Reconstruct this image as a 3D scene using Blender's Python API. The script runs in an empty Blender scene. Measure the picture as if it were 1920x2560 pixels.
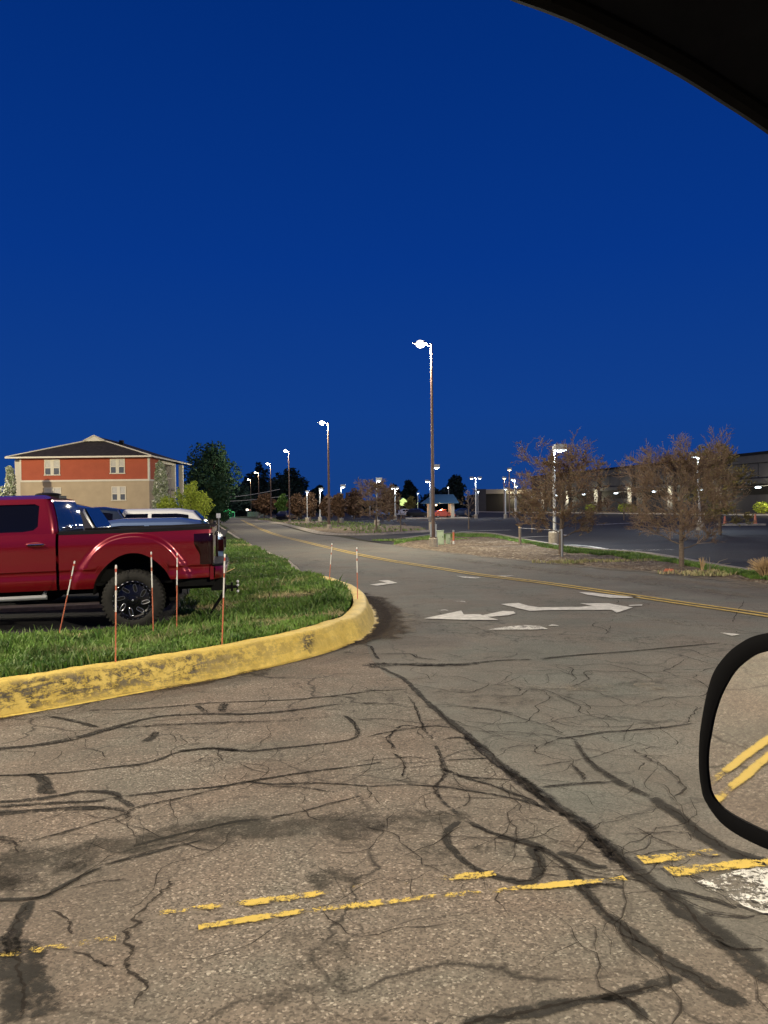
import bpy, math, random
from mathutils import Vector, Matrix, noise
from mathutils.geometry import tessellate_polygon
C = bpy.context.scene.collection
sc = bpy.context.scene
R = math.radians
random.seed(7)

# ------------------------------------------------------------------ camera
F = 1923.0; CX, CY = 960.0, 1280.0; CAMH = 1.8
PITCH = R(0.36); ROLL = R(0.65)
cam = bpy.data.cameras.new('camera'); camo = bpy.data.objects.new('camera', cam); C.objects.link(camo)
cam.sensor_fit = 'VERTICAL'; cam.sensor_height = 36.0; cam.lens = 36.0*F/2560.0
cam.clip_start = 0.05; cam.clip_end = 3000
CM = Matrix.Rotation(R(90)-PITCH, 3, 'X') @ Matrix.Rotation(-ROLL, 3, 'Z')
camo.matrix_world = Matrix.Translation((0, 0, CAMH)) @ CM.to_4x4()
sc.camera = camo
CAM = Vector((0, 0, CAMH))
def ray(px, py): return CM @ Vector(((px-CX)/F, (CY-py)/F, -1.0))
def G(px, py, z=0.0):                      # photo pixel -> point on the level z
    d = ray(px, py); t = (z-CAMH)/d.z; return CAM + d*t
def H(px, py, Y):                          # photo pixel -> point at depth Y
    d = ray(px, py); return CAM + d*(Y/d.y)
# ------------------------------------------------------------------ world
w = bpy.data.worlds.new('World'); sc.world = w; w.use_nodes = True
nt = w.node_tree; nt.nodes.clear()
wo = nt.nodes.new('ShaderNodeOutputWorld'); bg = nt.nodes.new('ShaderNodeBackground')
tc = nt.nodes.new('ShaderNodeTexCoord'); sx = nt.nodes.new('ShaderNodeSeparateXYZ'); cr = nt.nodes.new('ShaderNodeValToRGB')
nt.links.new(tc.outputs['Generated'], sx.inputs[0]); nt.links.new(sx.outputs['Z'], cr.inputs[0])
nt.links.new(cr.outputs[0], bg.inputs[0]); nt.links.new(bg.outputs[0], wo.inputs[0])
e = cr.color_ramp.elements
e[0].position = 0.0; e[0].color = (0.0075, 0.048, 0.215, 1)
e[1].position = 1.0; e[1].color = (0.0004, 0.018, 0.130, 1)
for p, c in ((0.12, (0.0055, 0.048, 0.255, 1)), (0.30, (0.0020, 0.036, 0.245, 1)), (0.55, (0.0006, 0.026, 0.190, 1))):
    q = e.new(p); q.color = c
bg.inputs[1].default_value = 1.0
# ------------------------------------------------------------------ faint warm town glow as the one sun lamp
sl = bpy.data.lights.new('sun', 'SUN'); so = bpy.data.objects.new('sun', sl); C.objects.link(so)
sl.energy = 0.55; sl.angle = R(30); sl.color = (1.0, 0.80, 0.56)
so.rotation_euler = (R(30), 0, R(-28))
vs = sc.view_settings; vs.view_transform = 'Standard'; vs.look = 'None'; vs.exposure = 0.0; vs.gamma = 1.0; vs.use_curve_mapping = False
sc.cycles.use_light_tree = True
sc.cycles.max_bounces = 6; sc.cycles.diffuse_bounces = 2; sc.cycles.glossy_bounces = 3; sc.cycles.transparent_max_bounces = 12
sc.cycles.sample_clamp_indirect = 4.0

# ================================================================== materials
class NT:
    def __init__(s, name):
        s.m = bpy.data.materials.new(name); s.m.use_nodes = True
        s.t = s.m.node_tree; s.n = s.t.nodes; s.b = s.n['Principled BSDF']; s.pos = None
    def new(s, typ, **kw):
        n = s.n.new(typ)
        for k, v in kw.items(): setattr(n, k, v)
        return n
    def link(s, a, b): s.t.links.new(a, b)
    def coord(s):
        if s.pos is None: s.pos = s.new('ShaderNodeNewGeometry').outputs['Position']
        return s.pos
    def noise(s, scale, detail=4, rough=0.6, dist=0.0, vec=None, stretch=None):
        n = s.new('ShaderNodeTexNoise'); n.inputs['Scale'].default_value = scale; n.inputs['Detail'].default_value = detail
        n.inputs['Roughness'].default_value = rough; n.inputs['Distortion'].default_value = dist
        v = vec or s.coord()
        if stretch:
            mp = s.new('ShaderNodeMapping'); mp.inputs['Scale'].default_value = stretch; s.link(v, mp.inputs[0]); v = mp.outputs[0]
        s.link(v, n.inputs['Vector']); return n.outputs['Fac']
    def ramp(s, fac, stops):
        r = s.new('ShaderNodeValToRGB'); e = r.color_ramp.elements
        while len(e) < len(stops): e.new(0.5)
        for i, (p, c) in enumerate(stops):
            e[i].position = p; e[i].color = (c, c, c, 1) if isinstance(c, (int, float)) else (*c, 1)
        s.link(fac, r.inputs[0]); return r.outputs[0]
    def mix(s, fac, a, b, mode='MIX'):
        m = s.new('ShaderNodeMix', data_type='RGBA', blend_type=mode)
        for i, v in ((0, fac), (6, a), (7, b)):
            if hasattr(v, 'links'): s.link(v, m.inputs[i])
            elif i == 0: m.inputs[0].default_value = v
            else: m.inputs[i].default_value = (*v, 1)
        return m.outputs[2]
    def math(s, op, a, b=0.0, clamp=False):
        m = s.new('ShaderNodeMath', operation=op); m.use_clamp = clamp
        for i, v in ((0, a), (1, b)):
            if hasattr(v, 'links'): s.link(v, m.inputs[i])
            else: m.inputs[i].default_value = v
        return m.outputs[0]
    def color(s, v):
        if hasattr(v, 'links'): s.link(v, s.b.inputs['Base Color'])
        else: s.b.inputs['Base Color'].default_value = (*v, 1)
    def bump(s, h, strength=0.3, dist=0.01):
        b = s.new('ShaderNodeBump'); b.inputs['Strength'].default_value = strength; b.inputs['Distance'].default_value = dist
        s.link(h, b.inputs['Height']); s.link(b.outputs[0], s.b.inputs['Normal'])
    def attr(s, name):
        a = s.new('ShaderNodeAttribute'); a.attribute_name = name; return a.outputs['Fac']
    def set(s, rough=None, metal=None, spec=None, coat=None, emit=None, alpha=None):
        b = s.b
        if rough is not None: b.inputs['Roughness'].default_value = rough
        if metal is not None: b.inputs['Metallic'].default_value = metal
        if spec is not None: b.inputs['Specular IOR Level'].default_value = spec
        if coat is not None: b.inputs['Coat Weight'].default_value = coat; b.inputs['Coat Roughness'].default_value = 0.03
        if emit is not None:
            b.inputs['Emission Color'].default_value = (*emit[0], 1); b.inputs['Emission Strength'].default_value = emit[1]
        if alpha is not None: s.link(alpha, b.inputs['Alpha'])
        return s.m

def simple(name, col, rough=0.6, metal=0.0, spec=0.4, var=0.15, scale=6.0, coat=None, emit=None):
    t = NT(name)
    if var:
        c2 = tuple(max(0, x*(1-var)) for x in col); c3 = tuple(min(1, x*(1+var)) for x in col)
        t.color(t.mix(t.ramp(t.noise(scale, 5, 0.65), [(0.3, 0.0), (0.7, 1.0)]), c2, c3))
    else: t.color(col)
    return t.set(rough, metal, spec, coat, emit)

def asphalt(name, dark, mid, light, vscale, crack, lowvar=0.35, speck=0.12, fade=0.5):
    t = NT(name)
    v = t.new('ShaderNodeTexVoronoi'); v.inputs['Scale'].default_value = vscale; t.link(t.coord(), v.inputs['Vector'])
    sep = t.new('ShaderNodeSeparateColor'); t.link(v.outputs['Color'], sep.inputs[0])
    rnd = sep.outputs[0]
    v2 = t.new('ShaderNodeTexVoronoi'); v2.inputs['Scale'].default_value = vscale*0.55; t.link(t.coord(), v2.inputs['Vector'])
    sep2 = t.new('ShaderNodeSeparateColor'); t.link(v2.outputs['Color'], sep2.inputs[0])
    base = t.ramp(rnd, [(0.0, dark), (0.45, mid), (1.0-speck, tuple(x*1.25 for x in mid)), (1.0, light)])
    big = t.math('MULTIPLY', t.math('GREATER_THAN', sep2.outputs[1], 1.0-speck*0.45), t.math('LESS_THAN', v2.outputs['Distance'], 0.42))
    base = t.mix(t.math('MULTIPLY', big, 0.8), base, light)
    lo = t.noise(0.55, 5, 0.6, 0.6)
    base = t.mix(t.ramp(lo, [(0.35, 0.0), (0.68, 1.0)]), t.mix(lowvar, base, tuple(x*0.35 for x in mid)), base)
    st = t.noise(1.1, 6, 0.7, 1.2, stretch=(0.35, 1.5, 1))
    base = t.mix(t.ramp(st, [(0.42, 0.0), (0.62, lowvar*0.75)]), base, tuple(x*0.5 for x in mid))
    hue = t.noise(0.8, 4, 0.6, 0.4)
    base = t.mix(t.ramp(hue, [(0.42, 0.0), (0.62, 0.55)]), base, (1.10, 0.92, 0.86), 'MULTIPLY')
    base = t.mix(t.ramp(hue, [(0.34, 0.5), (0.46, 0.0)]), base, (0.84, 0.92, 0.92), 'MULTIPLY')
    grit = t.noise(38, 5, 0.8)
    base = t.mix(t.ramp(grit, [(0.36, 0.62), (0.50, 0.0)]), base, tuple(x*0.35 for x in mid))
    fine = t.noise(9, 6, 0.75)
    base = t.mix(t.ramp(fine, [(0.3, 0.35), (0.6, 0.0)]), base, tuple(x*0.5 for x in mid))
    # hairline crack net
    dn = t.new('ShaderNodeTexNoise'); dn.inputs['Scale'].default_value = 2.2; dn.inputs['Detail'].default_value = 6; t.link(t.coord(), dn.inputs['Vector'])
    mx = t.new('ShaderNodeMix', data_type='VECTOR'); mx.inputs[0].default_value = 0.38
    t.link(t.coord(), mx.inputs[4]); t.link(dn.outputs['Color'], mx.inputs[5])
    for sc_, wd, amt, seed in ((0.9, 0.013, crack, 0.0), (2.6, 0.0135, crack*0.8, 5.0)):
        e_ = t.new('ShaderNodeTexVoronoi', feature='DISTANCE_TO_EDGE'); e_.inputs['Scale'].default_value = sc_
        mp = t.new('ShaderNodeMapping'); mp.inputs['Location'].default_value = (seed, seed*0.7, 0); t.link(mx.outputs[1], mp.inputs[0]); t.link(mp.outputs[0], e_.inputs['Vector'])
        ln = t.ramp(e_.outputs['Distance'], [(0.0, 1.0), (wd, 0.0)])
        msk = t.ramp(t.noise(0.5, 3, 0.5, 0, stretch=(1+seed*0.1, 1, 1)), [(0.40, 0.0), (0.54, 1.0)])
        base = t.mix(t.math('MULTIPLY', t.math('MULTIPLY', ln, msk), amt), base, tuple(x*0.25 for x in dark))
    t.color(base)
    t.bump(t.math('ADD', rnd, t.math('MULTIPLY', fine, 0.8)), 0.5, 0.006)
    return t.set(0.88, 0, 0.25)

def worn(name, col, soft=True, opacity=1.0, rough=0.75, nscale=14.0, dirt=None, patchy=0.0):
    """paint or sealant lying on the road: ragged, worn through where attribute w is low"""
    t = NT(name)
    n = t.math('ADD', t.math('MULTIPLY', t.noise(nscale, 6, 0.8), 0.6), t.math('MULTIPLY', t.noise(nscale*4.5, 4, 0.8), 0.4))
    wv = t.math('ADD', t.math('MULTIPLY', t.attr('w'), 0.42), 0.29)
    if patchy: n = t.math('ADD', n, t.math('MULTIPLY', t.math('SUBTRACT', t.noise(2.6, 4, 0.6), 0.5), patchy))
    a = t.math('SUBTRACT', wv, n)
    a = t.math('MULTIPLY', a, 9.0 if soft else 22.0, True)
    a = t.math('MULTIPLY', a, opacity)
    c2 = dirt or tuple(x*0.6 for x in col)
    t.color(t.mix(t.ramp(t.noise(7, 6, 0.75), [(0.35, 0.0), (0.65, 1.0)]), c2, col))
    return t.set(rough, 0, 0.08, alpha=a)

M = {}
M['drive'] = asphalt('coarse_asphalt', (0.080, 0.069, 0.055), (0.228, 0.197, 0.157), (0.58, 0.52, 0.42), 105, 0.85, 0.50, 0.10)
M['road'] = asphalt('road_asphalt', (0.120, 0.116, 0.098), (0.195, 0.189, 0.160), (0.32, 0.305, 0.25), 120, 0.55, 0.38, 0.06)
M['lot'] = asphalt('lot_asphalt', (0.028, 0.028, 0.030), (0.045, 0.045, 0.047), (0.11, 0.11, 0.11), 60, 0.3, 0.4, 0.05)
M['tar'] = worn('crack_sealant', (0.050, 0.047, 0.042), True, 0.80, 0.9, 12, None, 0.18)
M['crack'] = worn('open_crack', (0.036, 0.030, 0.025), True, 0.72, 0.95, 18)
M['stain'] = worn('oil_stain', (0.05, 0.048, 0.040), True, 0.44, 0.8, 5)
M['yline'] = worn('yellow_road_paint', (0.62, 0.44, 0.10), False, 1.0, 0.7, 26, (0.55, 0.40, 0.10), 0.9)
M['yline2'] = worn('yellow_centre_paint', (0.64, 0.46, 0.14), False, 0.95, 0.7, 6)
M['wpaint'] = worn('white_road_paint', (0.78, 0.76, 0.69), False, 0.95, 0.7, 12, None, 0.35)
M['dust'] = worn('pale_dust', (0.33, 0.28, 0.21), True, 0.55, 0.9, 3)
M['dirt'] = worn('dark_dirt', (0.085, 0.064, 0.045), True, 0.72, 0.95, 8)

t = NT('grass_soil')
t.color(t.mix(t.ramp(t.noise(1.6, 6, 0.7), [(0.38, 0), (0.62, 1)]), (0.020, 0.050, 0.010), (0.070, 0.085, 0.028)))
t.bump(t.noise(30, 6, 0.8), 0.8, 0.03); M['soil'] = t.set(0.95, 0, 0.1)
t = NT('grass_blade')
g1 = t.mix(t.ramp(t.noise(1.3, 5, 0.65, 0.5), [(0.40, 0), (0.60, 1)]), (0.036, 0.105, 0.012), (0.140, 0.270, 0.040))
rnd_ = t.new('ShaderNodeNewGeometry').outputs['Random Per Island']
g1 = t.mix(t.ramp(rnd_, [(0.0, 0.55), (0.5, 0.0), (0.9, 0.0), (1.0, 0.5)]), g1, (0.16, 0.19, 0.07))
g1 = t.mix(t.attr('dry'), g1, (0.42, 0.34, 0.19))
t.color(g1); M['blade'] = t.set(0.55, 0, 0.3)
t = NT('gravel_mulch')
vv = t.new('ShaderNodeTexVoronoi'); vv.inputs['Scale'].default_value = 14; t.link(t.coord(), vv.inputs['Vector'])
sp = t.new('ShaderNodeSeparateColor'); t.link(vv.outputs['Color'], sp.inputs[0])
mc = t.ramp(sp.outputs[0], [(0, (0.07, 0.05, 0.035)), (0.5, (0.20, 0.155, 0.11)), (0.85, (0.30, 0.24, 0.17)), (1, (0.50, 0.44, 0.34))])
mc = t.mix(t.ramp(t.noise(0.8, 5, 0.7), [(0.4, 0.6), (0.6, 0.0)]), mc, (0.10, 0.075, 0.05))
t.color(mc); t.bump(vv.outputs['Distance'], 1.0, 0.05); M['gravel'] = t.set(0.95, 0, 0.15)
t = NT('far_ground')
t.color(t.mix(t.ramp(t.noise(0.15, 5, 0.7), [(0.4, 0), (0.6, 1)]), (0.035, 0.032, 0.026), (0.060, 0.058, 0.035))); M['far'] = t.set(0.95, 0, 0.1)
# yellow kerb
t = NT('yellow_kerb_paint')
p1 = t.noise(3.0, 8, 0.75, 0.8, stretch=(0.7, 0.7, 3.0)); p2 = t.noise(16, 8, 0.8)
chip = t.ramp(t.math('ADD', t.math('MULTIPLY', p1, 0.65), t.math('MULTIPLY', p2, 0.35)), [(0.40, 1.0), (0.47, 0.0)])
wv = t.attr('w')
chip = t.math('MULTIPLY', t.ramp(t.math('ADD', t.math('MULTIPLY', p1, 0.55), t.math('MULTIPLY', p2, 0.45)), [(0.47, 1.0), (0.53, 0.0)]), wv, True)
grime = t.mix(t.ramp(t.noise(9, 6, 0.8), [(0.35, 0), (0.65, 1)]), (0.035, 0.030, 0.0135), (0.24, 0.20, 0.13))
yel = t.mix(t.ramp(t.noise(5, 6, 0.7), [(0.3, 0), (0.7, 1)]), (0.60, 0.43, 0.085), (0.84, 0.63, 0.16))
yel = t.mix(t.ramp(t.noise(40, 5, 0.8), [(0.30, 0.5), (0.45, 0.0)]), yel, (0.30, 0.21, 0.07))
t.color(t.mix(chip, yel, grime)); t.bump(t.math('ADD', p2, t.math('MULTIPLY', chip, -0.6)), 0.6, 0.01); M['ykerb'] = t.set(0.6, 0, 0.35)
M['conc'] = simple('concrete', (0.42, 0.37, 0.29), 0.9, 0, 0.2, 0.25, 8)
M['conc_d'] = simple('worn_concrete', (0.28, 0.25, 0.21), 0.9, 0, 0.2, 0.35, 5)
M['trimblack'] = simple('matt_black_trim', (0.004, 0.004, 0.0045), 0.75, 0, 0.08, 0.1, 10)
# vehicles
t = NT('ruby_red_paint'); t.color((0.185, 0.0012, 0.0085)); M['red'] = t.set(0.30, 0.35, 0.5, 1.0)
M['blackplastic'] = simple('black_plastic', (0.008, 0.008, 0.009), 0.6, 0, 0.15, 0.2, 10)
M['under'] = simple('underbody_black', (0.006, 0.006, 0.006), 0.8, 0, 0.2, 0.3, 5)
t = NT('tinted_glass'); t.color((0.004, 0.004, 0.006)); M['glass'] = t.set(0.03, 0, 0.45)
t = NT('rear_glass'); t.color((0.01, 0.02, 0.05)); M['rglass'] = t.set(0.04, 0.0, 1.0)
M['tyre'] = simple('tyre_rubber', (0.017, 0.016, 0.014), 0.75, 0, 0.3, 0.3, 20)
t = NT('gloss_black'); t.color((0.004, 0.004, 0.006)); M['gblack'] = t.set(0.25, 0.0, 0.4, 0.2)
t = NT('milled_metal'); t.color((0.34, 0.35, 0.40)); M['milled'] = t.set(0.28, 0.9)
t = NT('chrome'); t.color((0.75, 0.75, 0.78)); M['chrome'] = t.set(0.10, 1.0)
t = NT('smoked_lens'); t.color((0.0135, 0.002, 0.003)); M['lens'] = t.set(0.12, 0, 0.4, 0.3)
def paint(name, c, metal=0.3): 
    t = NT(name); t.color(c); return t.set(0.3, metal, 0.5, 1.0)
M['p_grey'] = paint('grey_paint', (0.035, 0.033, 0.032), 0.2)
M['p_navy'] = paint('navy_paint', (0.015, 0.025, 0.045))
M['p_blue'] = paint('silver_blue_paint', (0.16, 0.24, 0.40), 0.6)
M['p_white'] = paint('white_paint', (0.75, 0.75, 0.74), 0.0)
M['p_red'] = paint('red_car_paint', (0.55, 0.10, 0.05), 0.0)
M['p_black'] = paint('black_paint', (0.012, 0.012, 0.014))
# stakes
M['orange'] = simple('orange_red_plastic', (0.56, 0.17, 0.09), 0.5, 0, 0.4, 0.15, 20)
M['wband'] = simple('white_reflective_tape', (0.80, 0.78, 0.72), 0.35, 0, 0.5, 0.08, 20)
M['rband'] = simple('red_reflective_tape', (0.60, 0.10, 0.06), 0.4, 0, 0.5, 0.1, 20)
# buildings
M['stucco_red'] = simple('terracotta_stucco', (0.42, 0.105, 0.056), 0.9, 0, 0.2, 0.08, 1.2)
M['stucco_tan'] = simple('tan_stucco', (0.47, 0.37, 0.24), 0.9, 0, 0.2, 0.08, 1.0)
M['trim'] = simple('cream_trim', (0.70, 0.64, 0.50), 0.7, 0, 0.3, 0.05, 3)
M['shingle'] = simple('dark_shingle', (0.045, 0.038, 0.036), 0.9, 0, 0.2, 0.3, 3)
M['pane'] = NT('window_pane').m; M['pane'].node_tree.nodes['Principled BSDF'].inputs['Base Color'].default_value = (0.12, 0.13, 0.15, 1); M['pane'].node_tree.nodes['Principled BSDF'].inputs['Roughness'].default_value = 0.1
M['blind'] = simple('window_blind', (0.55, 0.52, 0.46), 0.7, 0, 0.3, 0.1, 6)
M['wall_dark'] = simple('grey_block_wall', (0.085, 0.085, 0.090), 0.9, 0, 0.2, 0.12, 0.6)
M['wall_dark2'] = simple('dark_wall_panel', (0.055, 0.055, 0.060), 0.9, 0, 0.2, 0.12, 0.6)
t = NT('brown_brick')
bt = t.new('ShaderNodeTexBrick'); bt.inputs['Scale'].default_value = 1.0; bt.inputs['Color1'].default_value = (0.06, 0.040, 0.030, 1); bt.inputs['Color2'].default_value = (0.085, 0.055, 0.040, 1); bt.inputs['Mortar'].default_value = (0.03, 0.025, 0.02, 1)
t.link(t.coord(), bt.inputs['Vector']); t.color(bt.outputs[0]); M['brick'] = t.set(0.9)
M['blueroof'] = simple('blue_metal_roof', (0.045, 0.10, 0.16), 0.5, 0.2, 0.4, 0.1, 1)
# poles, lamps
M['pole_br'] = simple('brown_steel', (0.13, 0.085, 0.065), 0.5, 0.2, 0.4, 0.2, 5)
M['pole_w'] = simple('galvanised_white_steel', (0.55, 0.56, 0.55), 0.5, 0.3, 0.4, 0.1, 5)
M['fixture'] = simple('lamp_housing', (0.30, 0.31, 0.32), 0.5, 0.3, 0.4, 0.1, 5)
def emis(name, col, st):
    t = NT(name); t.color((0, 0, 0)); return t.set(0.5, emit=(col, st))
M['lamp_warm'] = emis('lit_lamp_warm', (1.0, 0.90, 0.72), 9)
M['lamp_cool'] = emis('lit_lamp_cool', (0.80, 0.93, 1.0), 5)
M['lamp_orange'] = emis('lit_lamp_orange', (1.0, 0.70, 0.38), 6)
M['sconce'] = emis('lit_sconce', (1.0, 0.90, 0.62), 1.0)
M['green_lit'] = emis('green_lit_fabric', (0.04, 0.62, 0.16), 0.9)
M['green_dk'] = simple('green_fabric', (0.01, 0.16, 0.09), 0.8, 0, 0.2, 0.1, 2)
M['green_yel'] = emis('lit_canopy_glow', (0.75, 0.95, 0.30), 1.1)
M['utility'] = simple('pale_green_cabinet', (0.42, 0.52, 0.36), 0.6, 0, 0.3, 0.12, 5)
M['signw'] = simple('white_sign', (0.8, 0.8, 0.8), 0.5, 0, 0.4, 0.03, 3)
M['straw'] = simple('dry_straw', (0.48, 0.34, 0.18), 0.9, 0, 0.1, 0.25, 30)
M['wood'] = simple('weathered_wood', (0.30, 0.25, 0.19), 0.9, 0, 0.1, 0.25, 30)
def foliage(name, a, b, c=None):
    t = NT(name); r_ = t.new('ShaderNodeNewGeometry').outputs['Random Per Island']
    col = t.mix(r_, a, b)
    if c: col = t.mix(t.ramp(r_, [(0.72, 0.0), (0.8, 1.0)]), col, c)
    t.color(col); return t.set(0.7, 0, 0.2)
M['bark'] = simple('grey_bark', (0.16, 0.125, 0.095), 0.95, 0, 0.1, 0.35, 20)
M['twig'] = foliage('brown_twigs', (0.16, 0.115, 0.080), (0.30, 0.21, 0.145))
M['bud'] = foliage('brown_leaf_buds', (0.15, 0.085, 0.045), (0.25, 0.15, 0.075), (0.26, 0.22, 0.09))
M['olive'] = foliage('olive_young_leaves', (0.17, 0.14, 0.04), (0.30, 0.26, 0.08))
M['dkleaf'] = foliage('dark_leaves', (0.0135, 0.048, 0.026), (0.048, 0.085, 0.036))
M['blackleaf'] = foliage('distant_leaves', (0.012, 0.020, 0.020), (0.0135, 0.036, 0.030))
M['greenleaf'] = foliage('spring_leaves', (0.05, 0.12, 0.02), (0.14, 0.24, 0.05))
M['yelleaf'] = foliage('yellow_green_leaves', (0.24, 0.33, 0.03), (0.48, 0.55, 0.07))
M['blossom'] = foliage('white_blossom', (0.24, 0.30, 0.14), (0.42, 0.44, 0.30), (0.68, 0.68, 0.56))
M['brownleaf'] = foliage('reddish_spring_leaves', (0.10, 0.060, 0.036), (0.17, 0.10, 0.058))

# ================================================================== mesh helpers
class MB:
    def __init__(s): s.v = []; s.f = []; s.mi = []; s.at = {}
    def add(s, vs, fs, mi=0):
        o = len(s.v); s.v += [tuple(p) for p in vs]
        for f in fs: s.f.append(tuple(i+o for i in f)); s.mi.append(mi)
        return o
    def box(s, x0, x1, y0, y1, z0, z1, mi=0, fn=None):
        vs = [(x, y, z) for z in (z0, z1) for y in (y0, y1) for x in (x0, x1)]
        if fn: vs = [fn(*p) for p in vs]
        s.add(vs, [(0, 2, 3, 1), (4, 5, 7, 6), (0, 1, 5, 4), (2, 6, 7, 3), (0, 4, 6, 2), (1, 3, 7, 5)], mi)
    def tube(s, pts, rad, n=8, mi=0, cap=True):
        pts = [Vector(p) for p in pts]; k = len(pts)
        if not hasattr(rad, '__len__'): rad = [rad]*k
        o = len(s.v); up = None
        for i, p in enumerate(pts):
            d = (pts[min(i+1, k-1)]-pts[max(i-1, 0)]); d = d.normalized() if d.length > 1e-9 else Vector((0, 0, 1))
            if up is None: up = Vector((1, 0, 0)) if abs(d.z) > 0.9 else Vector((0, 0, 1))
            a = d.cross(up).normalized(); b = d.cross(a).normalized(); up = -b if False else a.cross(d).normalized()
            for j in range(n):
                an = 2*math.pi*j/n; s.v.append(tuple(p + a*math.cos(an)*rad[i] + b*math.sin(an)*rad[i]))
        for i in range(k-1):
            for j in range(n):
                j2 = (j+1) % n; s.f.append((o+i*n+j, o+i*n+j2, o+(i+1)*n+j2, o+(i+1)*n+j)); s.mi.append(mi)
        if cap:
            s.f.append(tuple(o+j for j in range(n))); s.mi.append(mi)
            s.f.append(tuple(o+(k-1)*n+j for j in reversed(range(n)))); s.mi.append(mi)
    def lathe(s, prof, c, axis, n=32, mi=0, close=False):
        c = Vector(c); ax = Vector(axis).normalized(); a = ax.orthogonal().normalized(); b = ax.cross(a)
        o = len(s.v); k = len(prof)
        for r, h in prof:
            for j in range(n):
                an = 2*math.pi*j/n; s.v.append(tuple(c + ax*h + (a*math.cos(an)+b*math.sin(an))*r))
        for i in range(k if close else k-1):
            i2 = (i+1) % k
            for j in range(n):
                j2 = (j+1) % n; s.f.append((o+i*n+j, o+i*n+j2, o+i2*n+j2, o+i2*n+j)); s.mi.append(mi)
    def grid(s, rows, mi=0, flip=False):
        o = len(s.v); n = len(rows[0])
        for r in rows: s.v += [tuple(p) for p in r]
        for i in range(len(rows)-1):
            for j in range(n-1):
                q = (o+i*n+j, o+i*n+j+1, o+(i+1)*n+j+1, o+(i+1)*n+j); s.f.append(q[::-1] if flip else q); s.mi.append(mi)
    def poly(s, pts, mi=0):
        tr = tessellate_polygon([[Vector(p) for p in pts]]); s.add(pts, [tuple(t_) for t_ in tr], mi)
    def ellipsoid(s, c, r, n=12, m=8, mi=0, jit=0.0):
        rows = []
        for i in range(m+1):
            th = math.pi*i/m; row = []
            for j in range(n+1):
                ph = 2*math.pi*(j % n)/n; k = 1.0
                row.append((c[0]+r[0]*math.sin(th)*math.cos(ph)*k, c[1]+r[1]*math.sin(th)*math.sin(ph)*k, c[2]+r[2]*math.cos(th)))
            rows.append(row)
        s.grid(rows, mi, True)
    def build(s, name, mats, parent=None, smooth=False, loc=None, angle=35):
        me = bpy.data.meshes.new(name); me.from_pydata(s.v, [], s.f)
        if not isinstance(mats, (list, tuple)): mats = [mats]
        for m in mats: me.materials.append(m)
        if len(mats) > 1: me.polygons.foreach_set('material_index', s.mi)
        for k, vals in s.at.items():
            a = me.attributes.new(k, 'FLOAT', 'POINT'); a.data.foreach_set('value', vals)
        me.validate(); me.update()
        if smooth:
            me.polygons.foreach_set('use_smooth', [True]*len(me.polygons))
            try: me.set_sharp_from_angle(angle=R(angle))
            except Exception: pass
        o = bpy.data.objects.new(name, me); C.objects.link(o)
        if parent: o.parent = parent
        if loc: o.location = loc
        return o
def tag(o, label=None, cat=None, group=None, kind=None):
    if label: o['label'] = label
    if cat: o['category'] = cat
    if group: o['group'] = group
    if kind: o['kind'] = kind
    return o
def empty(name, loc, rz=0.0, label=None, cat=None, group=None):
    o = bpy.data.objects.new(name, None); C.objects.link(o); o.location = loc; o.rotation_euler = (0, 0, rz); o.empty_display_size = 0.2
    return tag(o, label, cat, group)
def copy_tree(o, parent=None):
    c = o.copy(); C.objects.link(c); c.parent = parent
    for ch in [x for x in o.children]: copy_tree(ch, c)
    return c
def spline(pts, sub=6):
    pts = [Vector(p) for p in pts]; out = []
    for i in range(len(pts)-1):
        p0 = pts[max(i-1, 0)]; p1 = pts[i]; p2 = pts[i+1]; p3 = pts[min(i+2, len(pts)-1)]
        for j in range(sub):
            t_ = j/sub
            out.append(0.5*((2*p1)+(p2-p0)*t_+(2*p0-5*p1+4*p2-p3)*t_*t_+(3*p1-p0-3*p2+p3)*t_**3))
    out.append(pts[-1]); return out
def sstep(a, b, x):
    t_ = max(0.0, min(1.0, (x-a)/(b-a))); return t_*t_*(3-2*t_)

# ================================================================== ground
def sheet(name, pts, z, mat):
    mb = MB(); mb.poly([(p[0], p[1], z) for p in pts]); o = mb.build(name, mat); o['kind'] = 'structure'; return o
mb = MB(); n = 64; Rr = 1500
mb.add([(0, 0, -0.03)]+[(Rr*math.cos(2*math.pi*i/n), Rr*math.sin(2*math.pi*i/n), -0.03) for i in range(n)], [(0, i+1, (i+1) % n+1) for i in range(n)])
tag(mb.build('ground', M['far']), kind='structure')

# painted kerb (bottom line seen in the photograph) round the lawn corner
KB = [(-420, 1865), (-200, 1828), (0, 1794), (174, 1763), (309, 1738), (501, 1704), (552, 1694), (704, 1660), (805, 1633), (873, 1608), (912, 1592), (933, 1565), (936, 1545), (927, 1521), (902, 1500), (868, 1484), (835, 1472)]
kpath = spline([G(*p) for p in KB], 8)
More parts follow.
